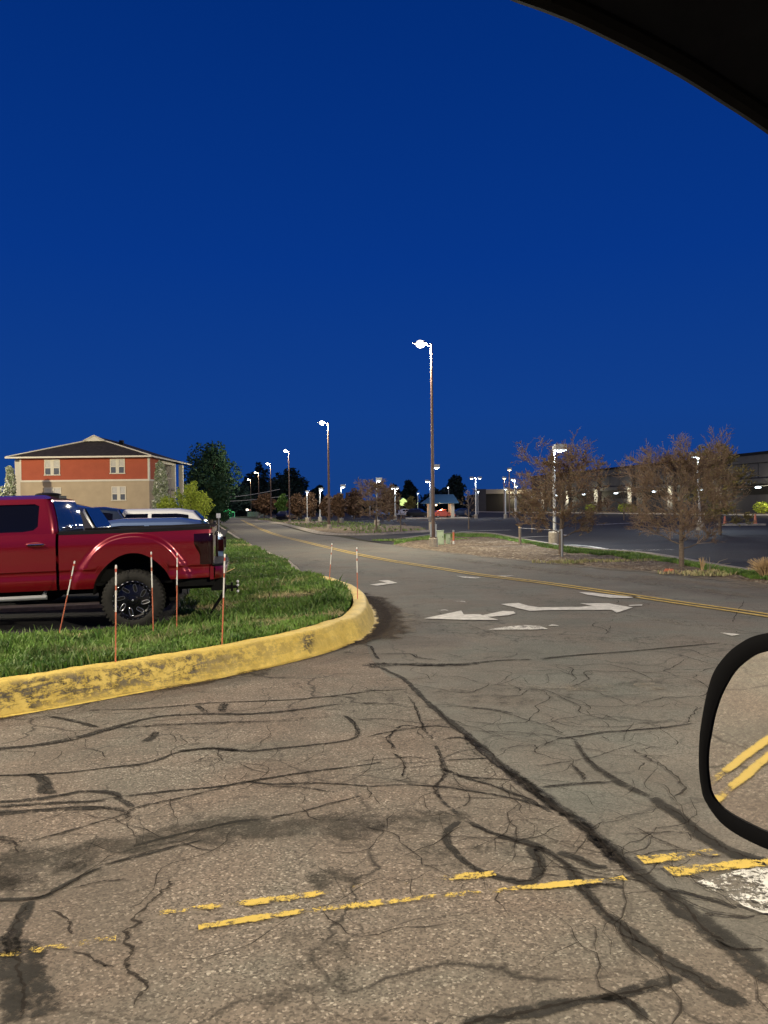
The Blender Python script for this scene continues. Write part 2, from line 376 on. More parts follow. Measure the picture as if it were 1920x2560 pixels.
# the far kerb, plain concrete, goes on along the main road
KF = [(835, 1472), (800, 1464), (770, 1453), (752, 1441), (742, 1428), (733, 1417), (716, 1406), (690, 1396), (663, 1384), (619, 1362), (587, 1342), (566, 1328), (550, 1316), (540, 1305)]
kfar = spline([G(*p) for p in KF], 5)
def offset(path, d):
    out = []
    for i, p in enumerate(path):
        t_ = (path[min(i+1, len(path)-1)]-path[max(i-1, 0)]); t_.z = 0; t_.normalize()
        out.append(p + Vector((-t_.y, t_.x, 0))*d)
    return out
def kerb(name, path, prof, mat, wfun=None, wob=0.0):
    """prof: list of (inward, z)"""
    mb = MB(); rows = []; ws = []
    for k, (dn, z) in enumerate(prof):
        op = offset(path, dn); row = []
        for i, p in enumerate(op):
            q = noise.noise(Vector((p.x*1.7, p.y*1.7, k*3.1)))*wob + noise.noise(Vector((p.x*9, p.y*9, k*5.1)))*wob*0.5
            row.append((p.x, p.y+q*0.5, z + (q if 0 < k < len(prof)-1 else q*0.3)))
            ws.append(wfun(i/len(op), k/(len(prof)-1), p) if wfun else 1.0)
        rows.append(row)
    mb.grid(rows); mb.at['w'] = ws
    return tag(mb.build(name, mat, smooth=True, angle=50), kind='structure')
KH = 0.285
prof = [(-0.07, 0.010), (0.0, 0.015), (0.012, 0.035), (0.04, 0.10), (0.068, 0.16), (0.095, 0.215), (0.112, 0.252), (0.128, 0.272), (0.150, 0.283), (0.19, KH), (0.31, KH), (0.34, KH-0.01), (0.35, 0.15)]
def kw(u, k, p):
    base = 0.12 + 1.0*sstep(-0.6, -3.0, p.x)
    band = math.exp(-((k-0.36)/0.20)**2)
    joint = 0.0
    for jx in (-3.2, -2.05, -0.95, 0.25):
        joint = max(joint, math.exp(-((p.x-jx)/0.06)**2)*0.9 * (1 if k < 0.7 else 0.3))
    return min(1.0, base*band*1.1 + joint*band*1.3 + 0.06)
kerb('yellow_kerb', [p for p in spline([G(*p) for p in KB], 22)], prof, M['ykerb'], kw, 0.010)
kerb('concrete_kerb', kfar, [(-0.1, 0.012), (0.0, 0.02), (0.03, 0.12), (0.06, 0.15), (0.20, 0.15), (0.24, 0.12)], M['conc'], None, 0.004)

# island height
kp2 = [(p.x, p.y) for p in kpath[::2]]
def kdist(x, y): return math.sqrt(min((x-a)**2+(y-b)**2 for a, b in kp2))
def island_z(x, y):
    d = kdist(x, y) if y < 20 else 9
    return 0.145 + 0.125*math.exp(-(max(0, d-0.3)/1.1)**2) + 0.02*noise.noise(Vector((x*0.8, y*0.8, 0)))*min(1, d)
LOT = [(-420, 1622), (0, 1592), (147, 1583), (270, 1572), (372, 1566), (424, 1556), (452, 1520), (466, 1495)]
lotedge = [G(x, y, 0.15) for x, y in LOT]
last = lotedge[-1]
lotedge += [Vector((last.x-0.185*d, last.y+d, 0.15)) for d in (5, 12, 22, 36, 50)]
inner = offset(kpath, 0.38)
isl = [(p.x, p.y) for p in inner] + [(p.x, p.y) for p in offset(kfar, 0.2)] + [(p.x, p.y) for p in reversed(lotedge)]
def inside(x, y, poly):
    c = False; j = len(poly)-1
    for i in range(len(poly)):
        xi, yi = poly[i]; xj, yj = poly[j]
        if (yi > y) != (yj > y) and x < (xj-xi)*(y-yi)/(yj-yi)+xi: c = not c
        j = i
    return c
def height_patch(name, poly, zf, step, mat, y0=None, y1=None, kind='structure', label=None):
    xs = [p[0] for p in poly]; ys = [p[1] for p in poly]
    mb = MB(); idx = {}
    nx = int((max(xs)-min(xs))/step)+2; ny = int((max(ys)-min(ys))/step)+2
    def vid(i, j):
        if (i, j) not in idx:
            x = min(xs)+i*step; y = min(ys)+j*step; idx[(i, j)] = len(mb.v); mb.v.append((x, y, zf(x, y)))
        return idx[(i, j)]
    for i in range(nx):
        for j in range(ny):
            x = min(xs)+(i+.5)*step; y = min(ys)+(j+.5)*step
            if inside(x, y, poly): mb.f.append((vid(i, j), vid(i+1, j), vid(i+1, j+1), vid(i, j+1)))
    mb.mi = [0]*len(mb.f)
    return tag(mb.build(name, mat, smooth=True), kind=kind)
near = [p for p in isl]
height_patch('lawn', near, island_z, 0.18, M['soil'])

# hotel car park asphalt (truck side)
lp = [(p.x, p.y) for p in lotedge]
lp = lp + [(-60, lp[-1][1]), (-60, lp[0][1]-1)]
sheet('hotel_car_park', lp, 0.15, M['lot'])
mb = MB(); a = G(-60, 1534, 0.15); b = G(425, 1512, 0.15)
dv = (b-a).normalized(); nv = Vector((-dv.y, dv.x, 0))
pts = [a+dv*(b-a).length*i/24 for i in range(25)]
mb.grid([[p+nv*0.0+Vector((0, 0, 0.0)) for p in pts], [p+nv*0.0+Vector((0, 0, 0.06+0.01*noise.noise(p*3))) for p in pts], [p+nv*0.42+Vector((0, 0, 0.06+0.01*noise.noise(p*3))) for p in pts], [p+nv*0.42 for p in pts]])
tag(mb.build('lit_ground_strip', M['conc']), kind='structure')  # light falling on the ground behind the truck, modelled as a raised pale strip

# main road
far_edge = [(592, 1294), (623, 1296), (663, 1303), (704, 1313), (742, 1325), (791, 1336), (845, 1342), (900, 1352), (981, 1362), (1030, 1369), (1072, 1375), (1181, 1388), (1301, 1399), (1400, 1409), (1500, 1419), (1666, 1430), (1800, 1445), (1920, 1462), (2300, 1520)]
fe = [G(*p) for p in far_edge]
left_edge = [p for p in reversed(kfar)] + [p for p in reversed(kpath)]
ml = [(p.x, p.y) for p in offset(left_edge, 0.05)]
near_pts = [(ml[-1][0]-30, ml[-1][1]-12), (-30, -30), (60, -30), (60, 6)]
tip = G(560, 1289.5)
sheet('main_road', ml + near_pts + [(p.x, p.y) for p in reversed(fe)] + [(G(575, 1290).x, G(575, 1290).y)], 0.0, M['road'])
# side drive: coarser, browner asphalt
SE = [(915, 1590), (925, 1640), (970, 1690), (1010, 1700), (1050, 1742), (1115, 1798), (1177, 1848), (1244, 1909), (1318, 1964), (1392, 2020), (1472, 2075), (1545, 2143), (1607, 2192), (1700, 2266), (1791, 2339), (1859, 2395), (1920, 2438), (2300, 2700)]
seam = spline([G(*p) for p in SE], 5)
dr = [(p.x, p.y) for p in offset(kpath, 0.03) if p.x < G(915, 1590).x - 0.01 and p.y < G(915, 1590).y+0.05]
sheet('side_drive', dr + [(p.x, p.y) for p in seam] + [(30, -30), (-30, -30), (dr[0][0]-30, dr[0][1]-12)], 0.004, M['drive'])
# shopping car park across the road
bed_back = [(981, 1352), (1010, 1349), (1075, 1340), (1132, 1335), (1217, 1335), (1265, 1342), (1301, 1350), (1400, 1367), (1500, 1378), (1619, 1388), (1729, 1407), (1807, 1421), (1870, 1431), (1990, 1447), (2300, 1490)]
bb = [G(*p) for p in bed_back]
sheet('car_park', [(-40, 300), (-27, 160)] + [(G(760, 1315).x, G(760, 1315).y), (G(850, 1334).x, G(850, 1334).y), (G(900, 1348).x, G(900, 1348).y)] + [(p.x, p.y) for p in fe[8:]] + [(140, 12), (140, 300)], -0.006, M['lot'])
# planted strip between road and car park
strip = [(p.x, p.y) for p in fe[8:]] + [(p.x, p.y) for p in reversed(bb)]
def pdist(x, y, poly):
    m = 9.0
    for i in range(len(poly)):
        ax_, ay_ = poly[i-1]; bx_, by_ = poly[i]; dx, dy = bx_-ax_, by_-ay_; u = max(0, min(1, ((x-ax_)*dx+(y-ay_)*dy)/max(1e-9, dx*dx+dy*dy)))
        m = min(m, math.hypot(x-ax_-dx*u, y-ay_-dy*u))
    return m
def bed_z(x, y): return -0.012 + (0.075*sstep(0.0, 0.6, pdist(x, y, strip)) if inside(x, y, strip) else 0) + 0.02*noise.noise(Vector((x*0.5, y*0.5, 3))) + 0.03*noise.noise(Vector((x*3, y*3, 1)))
height_patch('gravel_bed', strip, bed_z, 0.22, M['gravel'])
kerb('bed_edging', spline([G(*p) for p in bed_back], 3), [(0.12, -0.006), (0.10, 0.10), (0.0, 0.11), (-0.12, 0.10), (-0.14, 0.02)], M['conc_d'])
# second bed beyond the entrance
bed2 = [(640, 1300), (700, 1308), (760, 1322), (800, 1332), (850, 1336), (950, 1335), (1072, 1327), (1060, 1319), (960, 1312), (860, 1305), (760, 1300), (690, 1296)]
b2 = [(G(*p).x, G(*p).y) for p in bed2]
height_patch('planted_bed', b2, lambda x, y: 0.07, 0.6, M['gravel'])
kerb('bed_kerb', spline([G(*p) for p in [(640, 1301), (700, 1309.5), (760, 1324), (800, 1334), (850, 1338), (950, 1337), (1076, 1329)]], 3), [(-0.3, 0.004), (-0.15, 0.02), (-0.02, 0.12), (0.2, 0.12)], M['conc_d'])

# ---------------------------------------------------------------- ribbons on the road
def ribbon(mb, pts, w0, w1=None, z=0.010, wear=0.9, jit=0.25, sub=8, ends=True, tilt=None, seed=0.0):
    path = spline(pts, sub); nn = len(path); w1 = w0 if w1 is None else w1
    L = 0; o = len(mb.v)
    for i, p in enumerate(path):
        t_ = path[min(i+1, nn-1)]-path[max(i-1, 0)]; t_.z = 0
        if t_.length < 1e-6: t_ = Vector((1, 0, 0))
        t_.normalize(); nn_ = Vector((-t_.y, t_.x, 0)); u = i/(nn-1)
        wd = (w0+(w1-w0)*u)*0.5
        jt = 1 + jit*2*noise.noise(Vector((p.x*4+seed, p.y*4, seed)))
        sh = nn_*wd*jit*1.2*noise.noise(Vector((p.x*6, p.y*6+seed, 4+seed)))
        ef = min(1.0, min(u, 1-u)*nn/3.0+0.15) if ends else 1.0
        wr = wear(u) if callable(wear) else wear
        for s_, a_ in ((-1.0, -0.1), (-0.55, 1), (0, 1.05), (0.55, 1), (1.0, -0.1)):
            q = p + nn_*wd*jt*s_*(0.4+0.6*ef) + sh
            mb.v.append((q.x, q.y, z)); mb.at.setdefault('w', []).append((wr if a_ > 0 else wr*0.35)*ef)
    for i in range(nn-1):
        for j in range(4): mb.f.append((o+i*5+j, o+i*5+j+1, o+(i+1)*5+j+1, o+(i+1)*5+j)); mb.mi.append(0)
def L2(pts): return [G((x if x > 0 else x-260)/1.728, 1700+(y if x > 0 else y+14)/1.728) for x, y in pts]
def L3(pts): return [G(900+x/1.6265, 1700+y/1.6265) for x, y in pts]
def LM(pts): return [G(900+x/2.074, 1400+y/2.074) for x, y in pts]
mb = MB(); mb.at['w'] = []; sd = 0; TP = []
def tar(pts, w0, w1=None, wear=0.85, jit=0.3):
    global sd; sd += 1.37
    if w0 >= .02 or (w1 or 0) >= .03: ribbon(mb, pts, w0*1.30, w1 and w1*1.30, 0.008, wear*.93, jit, 8, True, None, sd)
    TP.append(pts)
for p, a_, b_, wr in [
    ([(0, 310), (150, 285), (300, 262), (440, 225), (560, 190), (700, 160), (900, 150), (1080, 150), (1300, 130), (1500, 100)], .10, .05, .80),
    ([(350, 135), (600, 128), (850, 108), (970, 100), (1300, 85), (1659, 45)], .03, .035, .8),
    ([(200, 158), (320, 180), (440, 212)], .05, .05, .8), ([(970, 100), (965, 125), (950, 150)], .07, .09, .75), ([(850, 110), (870, 130), (900, 150)], .05, .07, .75),
    ([(680, 225), (655, 250), (615, 275)], .06, .09, .85),
    ([(440, 225), (640, 200), (900, 190), (1200, 180), (1500, 150)], .12, .10, .58),
    ([(0, 410), (200, 410), (450, 385), (650, 360), (760, 320), (900, 298), (1050, 312), (1200, 300), (1500, 265), (1545, 230), (1530, 190), (1480, 150)], .03, .04, .8),
    ([(740, 318), (900, 300), (1060, 312)], .06, .05, .8),
    ([(120, 405), (185, 430), (200, 470), (190, 502)], .06, .13, .88),
    ([(0, 530), (150, 520), (350, 488), (480, 492), (520, 520), (580, 560)], .05, .05, .85), ([(0, 590), (200, 565), (450, 555), (560, 575)], .09, .04, .8), ([(0, 555), (250, 535), (480, 525)], .05, .04, .72),
    ([(520, 510), (700, 488), (950, 465), (1150, 430), (1350, 400), (1550, 375), (1659, 355)], .035, .03, .82),
    ([(480, 620), (540, 600), (580, 560), (800, 510), (1000, 460)], .05, .02, .7), ([(100, 710), (350, 640), (560, 575)], .02, .02, .7),
    ([(1050, 440), (1200, 455), (1400, 450), (1659, 470)], .03, .02, .75), ([(1100, 460), (1300, 470), (1500, 500)], .05, .02, .62),
    ([(550, 730), (700, 690), (850, 655), (1000, 620), (1140, 605)], .02, .035, .9), ([(1140, 605), (1350, 560), (1659, 480)], .02, .015, .7),
    ([(430, 810), (700, 740), (900, 690)], .02, .02, .85),
    ([(0, 945), (140, 950), (250, 905), (370, 845), (450, 810)], .035, .02, .9), ([(140, 950), (80, 1040), (40, 1130), (60, 1200)], .05, .09, .88),
    ([(-120, 1180), (20, 1190), (90, 1270), (100, 1380), (95, 1500)], .22, .18, .80), ([(200, 1000), (300, 1060), (340, 1130)], .012, .012, .7),
    ([(700, 830), (730, 890), (650, 950), (590, 1050), (545, 1110), (570, 1170), (560, 1250), (620, 1320), (620, 1420), (720, 1450), (900, 1475)], .014, .018, .95),
    ([(140, 1130), (380, 1200), (450, 1240), (560, 1250)], .010, .010, .7), ([(320, 910), (450, 880), (560, 870)], .012, .012, .7),
    ([(0, 660), (50, 700), (80, 760)], .10, .12, .62)]:
    tar(L2(p), a_, b_, wr)
for p, a_, b_, wr in [
    ([(60, -60), (180, 0), (250, 70), (350, 160), (450, 240), (560, 340), (680, 430), (800, 520), (930, 610), (1050, 720), (1150, 800), (1300, 920), (1450, 1040), (1560, 1130), (1700, 1230), (1900, 1360)], .05, .15, .86),
    ([(560, 340), (700, 450), (850, 560), (1000, 690), (1100, 790)], .09, .10, .72),
    ([(420, 570), (520, 620), (650, 660), (760, 700), (850, 770), (900, 850), (1000, 960), (1130, 1060), (1260, 1160), (1400, 1230), (1600, 1360)], .04, .09, .86),
    ([(420, 570), (350, 630), (400, 720), (480, 780), (600, 815), (690, 825), (730, 780), (715, 720), (700, 690), (770, 700)], .035, .07, .85),
    ([(420, 570), (340, 500), (310, 440), (350, 380), (330, 320), (300, 250)], .03, .03, .75),
    ([(800, 700), (880, 730), (950, 762), (1015, 765)], .09, .04, .9), ([(930, 640), (980, 680), (1015, 735)], .05, .05, .8),
    ([(900, 850), (1000, 838), (1090, 850)], .05, .05, .8),
    ([(800, 242), (870, 235), (1000, 215), (1200, 200), (1370, 178)], .022, .022, .92),
    ([(1280, 190), (1340, 170), (1360, 130), (1400, 112)], .015, .015, .8),
    ([(870, 240), (930, 330), (1040, 410), (1200, 490)], .03, .07, .82), ([(1180, 475), (1250, 525), (1350, 600), (1430, 655), (1500, 700), (1600, 735), (1660, 750)], .07, .12, .95),
    ([(310, 115), (430, 110), (600, 140), (760, 190), (870, 235)], .012, .02, .85),
    ([(480, 215), (700, 220), (860, 245)], .012, .012, .8), ([(860, 210), (1000, 215)], .012, .012, .8), ([(975, 225), (1050, 268)], .014, .014, .85),
    ([(560, 290), (700, 270), (720, 300), (830, 330), (930, 320), (1100, 270), (1240, 240)], .018, .012, .8), ([(930, 330), (800, 345), (660, 360)], .012, .012, .8),
    ([(740, 270), (820, 240), (900, 250)], .012, .012, .75), ([(1100, 285), (1180, 330), (1250, 360), (1310, 440), (1270, 490)], .012, .016, .85), ([(1160, 335), (1120, 375)], .01, .01, .7),
    ([(720, 440), (900, 425), (1010, 418)], .03, .02, .85), ([(860, 345), (900, 390), (910, 425)], .02, .02, .8),
    ([(920, 570), (1100, 600), (1200, 650), (1330, 700), (1400, 720), (1500, 720)], .014, .016, .85), ([(1230, 720), (1280, 780), (1400, 820), (1490, 860), (1659, 960)], .016, .02, .9),
    ([(1090, 725), (1200, 705), (1370, 700)], .018, .014, .85), ([(1000, 635), (1150, 630), (1340, 625), (1330, 680)], .01, .01, .7),
    ([(1240, 850), (1400, 890), (1550, 940)], .02, .015, .85), ([(1390, 960), (1500, 965), (1659, 968)], .014, .014, .85), ([(1440, 1060), (1520, 1100), (1659, 1100)], .02, .016, .9),
    ([(400, 1420), (550, 1385), (700, 1350), (900, 1310), (1100, 1280), (1330, 1200)], .07, .05, .86), ([(950, 1290), (1100, 1320), (1160, 1399)], .05, .04, .8),
    ([(0, 440), (160, 430), (320, 440), (480, 460), (640, 490), (780, 530)], .012, .03, .8),
    ([(320, 360), (420, 400), (560, 440), (700, 500), (800, 555)], .05, .03, .75), ([(330, 330), (450, 325), (560, 320)], .03, .02, .75), ([(380, 390), (500, 405), (620, 410)], .03, .03, .75),
    ([(0, 240), (150, 210), (300, 190), (380, 200)], .015, .03, .75), ([(130, 300), (180, 340), (170, 410)], .03, .02, .7), ([(0, 330), (200, 320), (330, 330)], .012, .015, .75),
    ([(150, 290), (120, 240), (170, 190), (260, 200)], .02, .02, .7), ([(300, 250), (260, 200), (230, 120), (190, 60)], .03, .02, .7),
    ([(-60, 170), (60, 160), (180, 170), (300, 190)], .012, .015, .7), ([(0, 95), (120, 100), (240, 110)], .012, .012, .75), ([(0, 35), (100, 45), (200, 40)], .012, .014, .8),
    ([(300, 250), (420, 240), (520, 300)], .05, .05, .62), ([(420, 200), (470, 290), (600, 380)], .08, .06, .55)]:
    tar(L3(p), a_, b_, wr)
for p, a_, b_, wr in [
    ([(0, 550), (150, 540), (350, 550), (600, 535), (750, 522), (920, 518)], .03, .05, .85), ([(920, 518), (1100, 498), (1400, 475), (1659, 452), (1900, 430)], .05, .03, .95),
    ([(10, 556), (120, 545), (300, 543), (520, 545), (640, 535)], .28, .10, .72),
    ([(20, 440), (60, 455), (75, 490), (100, 520)], .04, .03, .85), ([(80, 490), (250, 488), (300, 510), (410, 520)], .02, .03, .85), ([(0, 492), (60, 488)], .03, .03, .85),
    ([(540, 768), (700, 780), (830, 810)], .02, .03, .7), ([(0, 680), (120, 680), (220, 675)], .02, .03, .75), ([(0, 745), (100, 745)], .02, .02, .75)]:
    tar(LM(p), a_, b_, wr)
# right lane crack running down by the mirror
for p in ([(1860, 1500), (1838, 1530), (1832, 1560)],): tar([G(*q) for q in p], .012, .02, .85)
tag(mb.build('crack_sealant', M['tar']), kind='structure')
# fine open cracks: thin, jagged, branching
rc = random.Random(77); cmb = MB(); cmb.at['w'] = []
def thin(path, wd, wr=.9):
    nn = len(path); o = len(cmb.v)
    for i, p in enumerate(path):
        t_ = path[min(i+1, nn-1)]-path[max(i-1, 0)]; t_.z = 0; t_ = t_.normalized() if t_.length > 1e-6 else Vector((1, 0, 0)); k = wd*.5*rc.uniform(.35, 1.5)*min(1, (min(i, nn-1-i)+.4)/3)
        for s_ in (-1, 1): cmb.v.append((p.x-t_.y*k*s_, p.y+t_.x*k*s_  , .0092)); cmb.at['w'].append(wr)
    for i in range(nn-1): cmb.f.append((o+i*2, o+i*2+1, o+i*2+3, o+i*2+2)); cmb.mi.append(0)
def jag(pts, wd, amp=.02):
    path = spline(pts, 12); out = []; jx = jy = 0
    for p in path:
        jx = jx*.8+rc.gauss(0, amp); jy = jy*.8+rc.gauss(0, amp*.6); out.append(p+Vector((jx, jy, 0)))
    a_ = int(len(out)*rc.uniform(0, .25)); b_ = int(len(out)*rc.uniform(.75, 1)); thin(out[a_:b_], wd)
for p in TP: jag(p, rc.uniform(.009, .015), .0045+.0006*min(q.y for q in p))
def walk(p, an, L_, wd, lv=0):
    path = [p.copy()]; st = .07; q = p.copy()
    for i in range(int(L_/st)):
        an += rc.gauss(0, .38); q = q+Vector((math.cos(an), math.sin(an), 0))*st; path.append(q.copy())
        if lv < 2 and rc.random() < .055: walk(q, an+rc.choice((-1, 1))*rc.uniform(.7, 1.5), L_*rc.uniform(.3, .7), wd*.75, lv+1)
    thin(path, wd)
for _ in range(60):
    px, py = rc.uniform(-60, 1350), rc.triangular(1700, 2330, 1880)
    p = G(px, py)
    walk(p, rc.choice((rc.gauss(.15, .35), rc.gauss(.15, .35), rc.uniform(0, 6.28))), rc.uniform(.3, 1.5), rc.uniform(.004, .008))
for _ in range(34):
    u = rc.random()**.8; p = seam[min(len(seam)-1, int(u*len(seam)*.85))]; walk(p+Vector((rc.gauss(-.25, .35), rc.gauss(0, .3), 0)), rc.uniform(0, 6.28), rc.uniform(.2, .8), rc.uniform(.005, .010))
for _ in range(26):
    p = G(rc.uniform(1150, 1900), rc.uniform(1800, 2350)); walk(p, rc.uniform(0, 6.28), rc.uniform(.4, 1.6), rc.uniform(.004, .008))
for _ in range(26):
    p = G(rc.uniform(900, 1900), rc.uniform(1480, 1760)); walk(p, rc.gauss(.2, .5), rc.uniform(.6, 2.4), rc.uniform(.008, .014))
tag(cmb.build('road_crack', M['crack']), kind='structure')

mb = MB(); mb.at['w'] = []
for p, wd, wr in [([(0, 840), (300, 765), (700, 690), (1000, 655), (1300, 645), (1700, 610)], .42, .72), ([(0, 900), (250, 850), (420, 800)], .3, .62),
                  ([(1330, 890), (1450, 860), (1580, 860)], .20, .8), ([(1180, 1200), (1400, 1180), (1600, 1200)], .4, .55), ([(1100, 1400), (1300, 1380)], .3, .5)]:
    ribbon(mb, L2(p), wd, wd, 0.0105, wr, 0.4, 10, True, None, wd*10)
for p, wd, wr in [([(-20, 620), (150, 590), (330, 560), (450, 540)], .4, .66), ([(200, 700), (350, 720), (470, 760)], .25, .6), ([(450, 700), (560, 690), (640, 700)], .16, .62)]:
    ribbon(mb, L3(p), wd, wd*0.7, 0.0105, wr, 0.4, 10, True, None, wd*7)
# wheel-track darkening along the main road lanes
for p, wd, wr in [([(960, 1520), (1200, 1585), (1500, 1600), (1800, 1600)], 1.0, .5), ([(1050, 1750), (1300, 1740), (1600, 1720), (1740, 1700)], .9, .5),
                  ([(700, 1385), (900, 1432), (1200, 1470), (1500, 1520), (1900, 1590)], 1.0, .46), ([(1000, 1380), (1300, 1418), (1600, 1455), (1920, 1500)], 1.2, .5)]:
    ribbon(mb, [G(*q) for q in p], wd, wd, 0.0105, wr, 0.3, 10, True, None, wd*9)
tag(mb.build('road_stain', M['stain']), kind='structure')
# pale dust patches on the road
mb = MB(); mb.at['w'] = []
for p, wd, wr in [([(965, 1520), (1000, 1560), (960, 1610)], .8, .62), ([(1250, 1710), (1450, 1722), (1720, 1715)], .5, .5), ([(700, 1430), (760, 1462), (850, 1478), (960, 1510)], 1.0, .56),
                  ([(640, 1372), (690, 1395), (735, 1425)], .9, .6), ([(1100, 1395), (1400, 1432), (1700, 1468), (1920, 1498)], .9, .55), ([(1560, 1440), (1700, 1452), (1920, 1478)], 1.1, .62),
                  ([(1500, 1535), (1600, 1545), (1800, 1575)], .5, .5), ([(1650, 1780), (1720, 1790)], .4, .5), ([(590, 1337), (560, 1322), (545, 1312)], 1.2, .6)]:
    ribbon(mb, [G(*q) for q in p], wd, wd*0.8, 0.0120, wr, 0.35, 10, True, None, wd*5)
tag(mb.build('dust_patch', M['dust']), kind='structure')
# dirt washed up along the kerb foot
mb = MB(); mb.at['w'] = []
ribbon(mb, [p for p in offset(kpath, -0.10)][::6], 0.16, 0.16, 0.0145, lambda u: 0.62+0.2*math.sin(u*23), 0.7, 4, True, None, 2.2)
ribbon(mb, [p for p in offset(kpath, -0.28)][int(len(kpath)*0.60):-10:3], 0.55, 0.45, 0.0155, 0.74, 0.5, 4, True, None, 5.2)
ribbon(mb, [p for p in offset(kpath, -0.15)][int(len(kpath)*0.55):-6:3], 0.35, 0.35, 0.0165, 0.80, 0.5, 4, True, None, 5.9)
tag(mb.build('kerb_dirt', M['dirt']), kind='structure')

# yellow centre line of the main road
YC = [(2200, 1590), (1920, 1540), (1700, 1508), (1382, 1461), (1209, 1439), (1069, 1417), (963, 1400), (880, 1383), (807, 1366), (741, 1350), (700, 1340), (665, 1328), (632, 1314), (604, 1300)]
yc = spline([G(*p) for p in YC], 3)
mb = MB(); mb.at['w'] = []
for off in (-0.12, 0.12): ribbon(mb, offset(yc, off), 0.14, 0.14, 0.0135, lambda u: 0.86+0.12*math.sin(u*40), 0.06, 4, False, None, off)
tag(mb.build('centre_line', M['yline2']), kind='structure')
# yellow lines of the side drive
mb = MB(); mb.at['w'] = []
def P2(p): return [G(*q) for q in p]
ribbon(mb, P2([(-260, 2430), (-100, 2410), (40, 2389), (174, 2370), (290, 2352)]), .07, .06, 0.0135, lambda u: 0.52+0.06*math.sin(u*12), 0.12, 10, False, None, 1)
ribbon(mb, P2([(496, 2326), (620, 2306), (752, 2286), (960, 2261), (1238, 2233), (1435, 2214), (1564, 2202)]), .062, .062, 0.0135, lambda u: 0.66 if u < .24 else (0.46+0.22*max(0, math.sin(u*26))**2+(.12 if u > .8 else 0)), 0.15, 10, False, None, 2)
for yy, dy in ((2.41, 0), (2.285, .01)):
    ribbon(mb, [Vector((-2.55, yy+.01, 0)), Vector((-3.2, yy, 0)), Vector((-4.3, yy-.01+dy, 0)), Vector((-5.6, yy-.05+dy, 0)), Vector((-8, yy-.25, 0))], .075, .075, 0.0135, 0.80, 0.06, 10, False, None, 8)
ribbon(mb, P2([(399, 2290), (498, 2277), (590, 2267), (752, 2248), (890, 2224), (1084, 2204), (1238, 2189)]), .075, .07, 0.0135, lambda u: 0.53+0.10*math.sin(u*14), 0.15, 10, False, None, 3)
ribbon(mb, P2([(1675, 2188), (1780, 2176), (1884, 2165), (2000, 2153), (2200, 2130)]), .12, .12, 0.0135, lambda u: 0.54+0.12*min(1, u*3), 0.2, 10, False, None, 4)
ribbon(mb, P2([(1600, 2155), (1690, 2146), (1790, 2136)]), .10, .10, 0.0135, 0.58, 0.2, 10, False, None, 5)
tag(mb.build('drive_line', M['yline']), kind='structure')
# the line further back on the drive, seen in the door mirror
# white arrows and bars
mb = MB(); mb.at['w'] = []
def wp(pts, wr):
    P_ = LM(pts); c_ = sum(P_, Vector())/len(P_)
    # subdivide by inset ring so that edges wear
    o = len(mb.v); n_ = len(P_)
    tr = tessellate_polygon([P_])
    mb.add([(p.x, p.y, 0.0135) for p in P_], [tuple(t_) for t_ in tr]); mb.at['w'] += [wr]*n_
for pts, wr in [
    ([(330, 307), (525, 266), (538, 286), (620, 285), (655, 297), (720, 315), (540, 314)], .95),
    ([(632, 291), (740, 268), (795, 270), (808, 280), (770, 290), (664, 299)], .88),
    ([(730, 232), (822, 226), (870, 240), (930, 249), (1140, 247), (1205, 241), (1140, 228), (1290, 228), (1330, 236), (1415, 250), (1330, 277), (1305, 262), (1220, 262), (1080, 262), (960, 264), (880, 268)], .86),
    ([(1390, 237), (1465, 234), (1462, 240), (1400, 241)], .75),
    ([(660, 365), (760, 350), (850, 342), (930, 345), (975, 362), (860, 366)], .66), ([(975, 345), (1000, 337), (1035, 346)], .6),
    ([(1135, 170), (1200, 172), (1340, 187), (1460, 194), (1380, 201), (1300, 199), (1180, 184)], .82),
    ([(500, 84), (560, 90), (650, 92), (600, 98), (540, 96)], .6), ([(700, 84), (800, 83), (760, 89)], .62),
    ([(50, 131), (110, 122), (145, 123), (95, 109), (145, 107), (195, 122), (150, 127), (90, 136)], .9),
    ([(400, 262), (450, 260), (480, 266), (420, 268)], .5), ([(480, 215), (540, 216), (550, 222)], .55)]: wp(pts, wr)
def wp3(pts, wr):
    P_ = L3(pts); mb.add([(p.x, p.y, 0.0135) for p in P_], [tuple(t_) for t_ in tessellate_polygon([P_])]); mb.at['w'] += [wr]*len(P_)
wp3([(1480, 800), (1600, 765), (1720, 790), (1720, 960), (1640, 960), (1560, 930), (1480, 880), (1410, 860), (1370, 830)], .54)
for p in ([(1800, 1583), (1850, 1588), (1830, 1592)],):
    P_ = P2(p); mb.add([(q.x, q.y, 0.0135) for q in P_], [(0, 1, 2)]); mb.at['w'] += [.7]*3
tag(mb.build('turn_arrows', M['wpaint']), kind='structure')
# faded bay marks and pale gutters in the far car park
mb = MB(); mb.at['w'] = []
for p, wd, wr in [([(1130, 1331), (1210, 1327), (1296, 1325)], .5, .8), ([(1271, 1346), (1340, 1342), (1418, 1340)], .45, .85), ([(1450, 1314), (1550, 1309), (1650, 1304)], 1.0, .62),
                  ([(860, 1298), (930, 1296), (1060, 1296)], 1.3, .62), ([(1000, 1300), (1100, 1297), (1190, 1294)], 1.2, .55), ([(1590, 1330), (1640, 1326)], .5, .55), ([(1400, 1336), (1425, 1340)], .35, .8),
                  ([(1480, 1372), (1600, 1376), (1700, 1374)], .5, .5), ([(1410, 1362), (1470, 1366), (1530, 1376)], .3, .8)]:
    ribbon(mb, P2(p), wd, wd, 0.012, wr, 0.25, 6, True, None, wd)
tag(mb.build('pale_gutter', M['wpaint']), kind='structure')
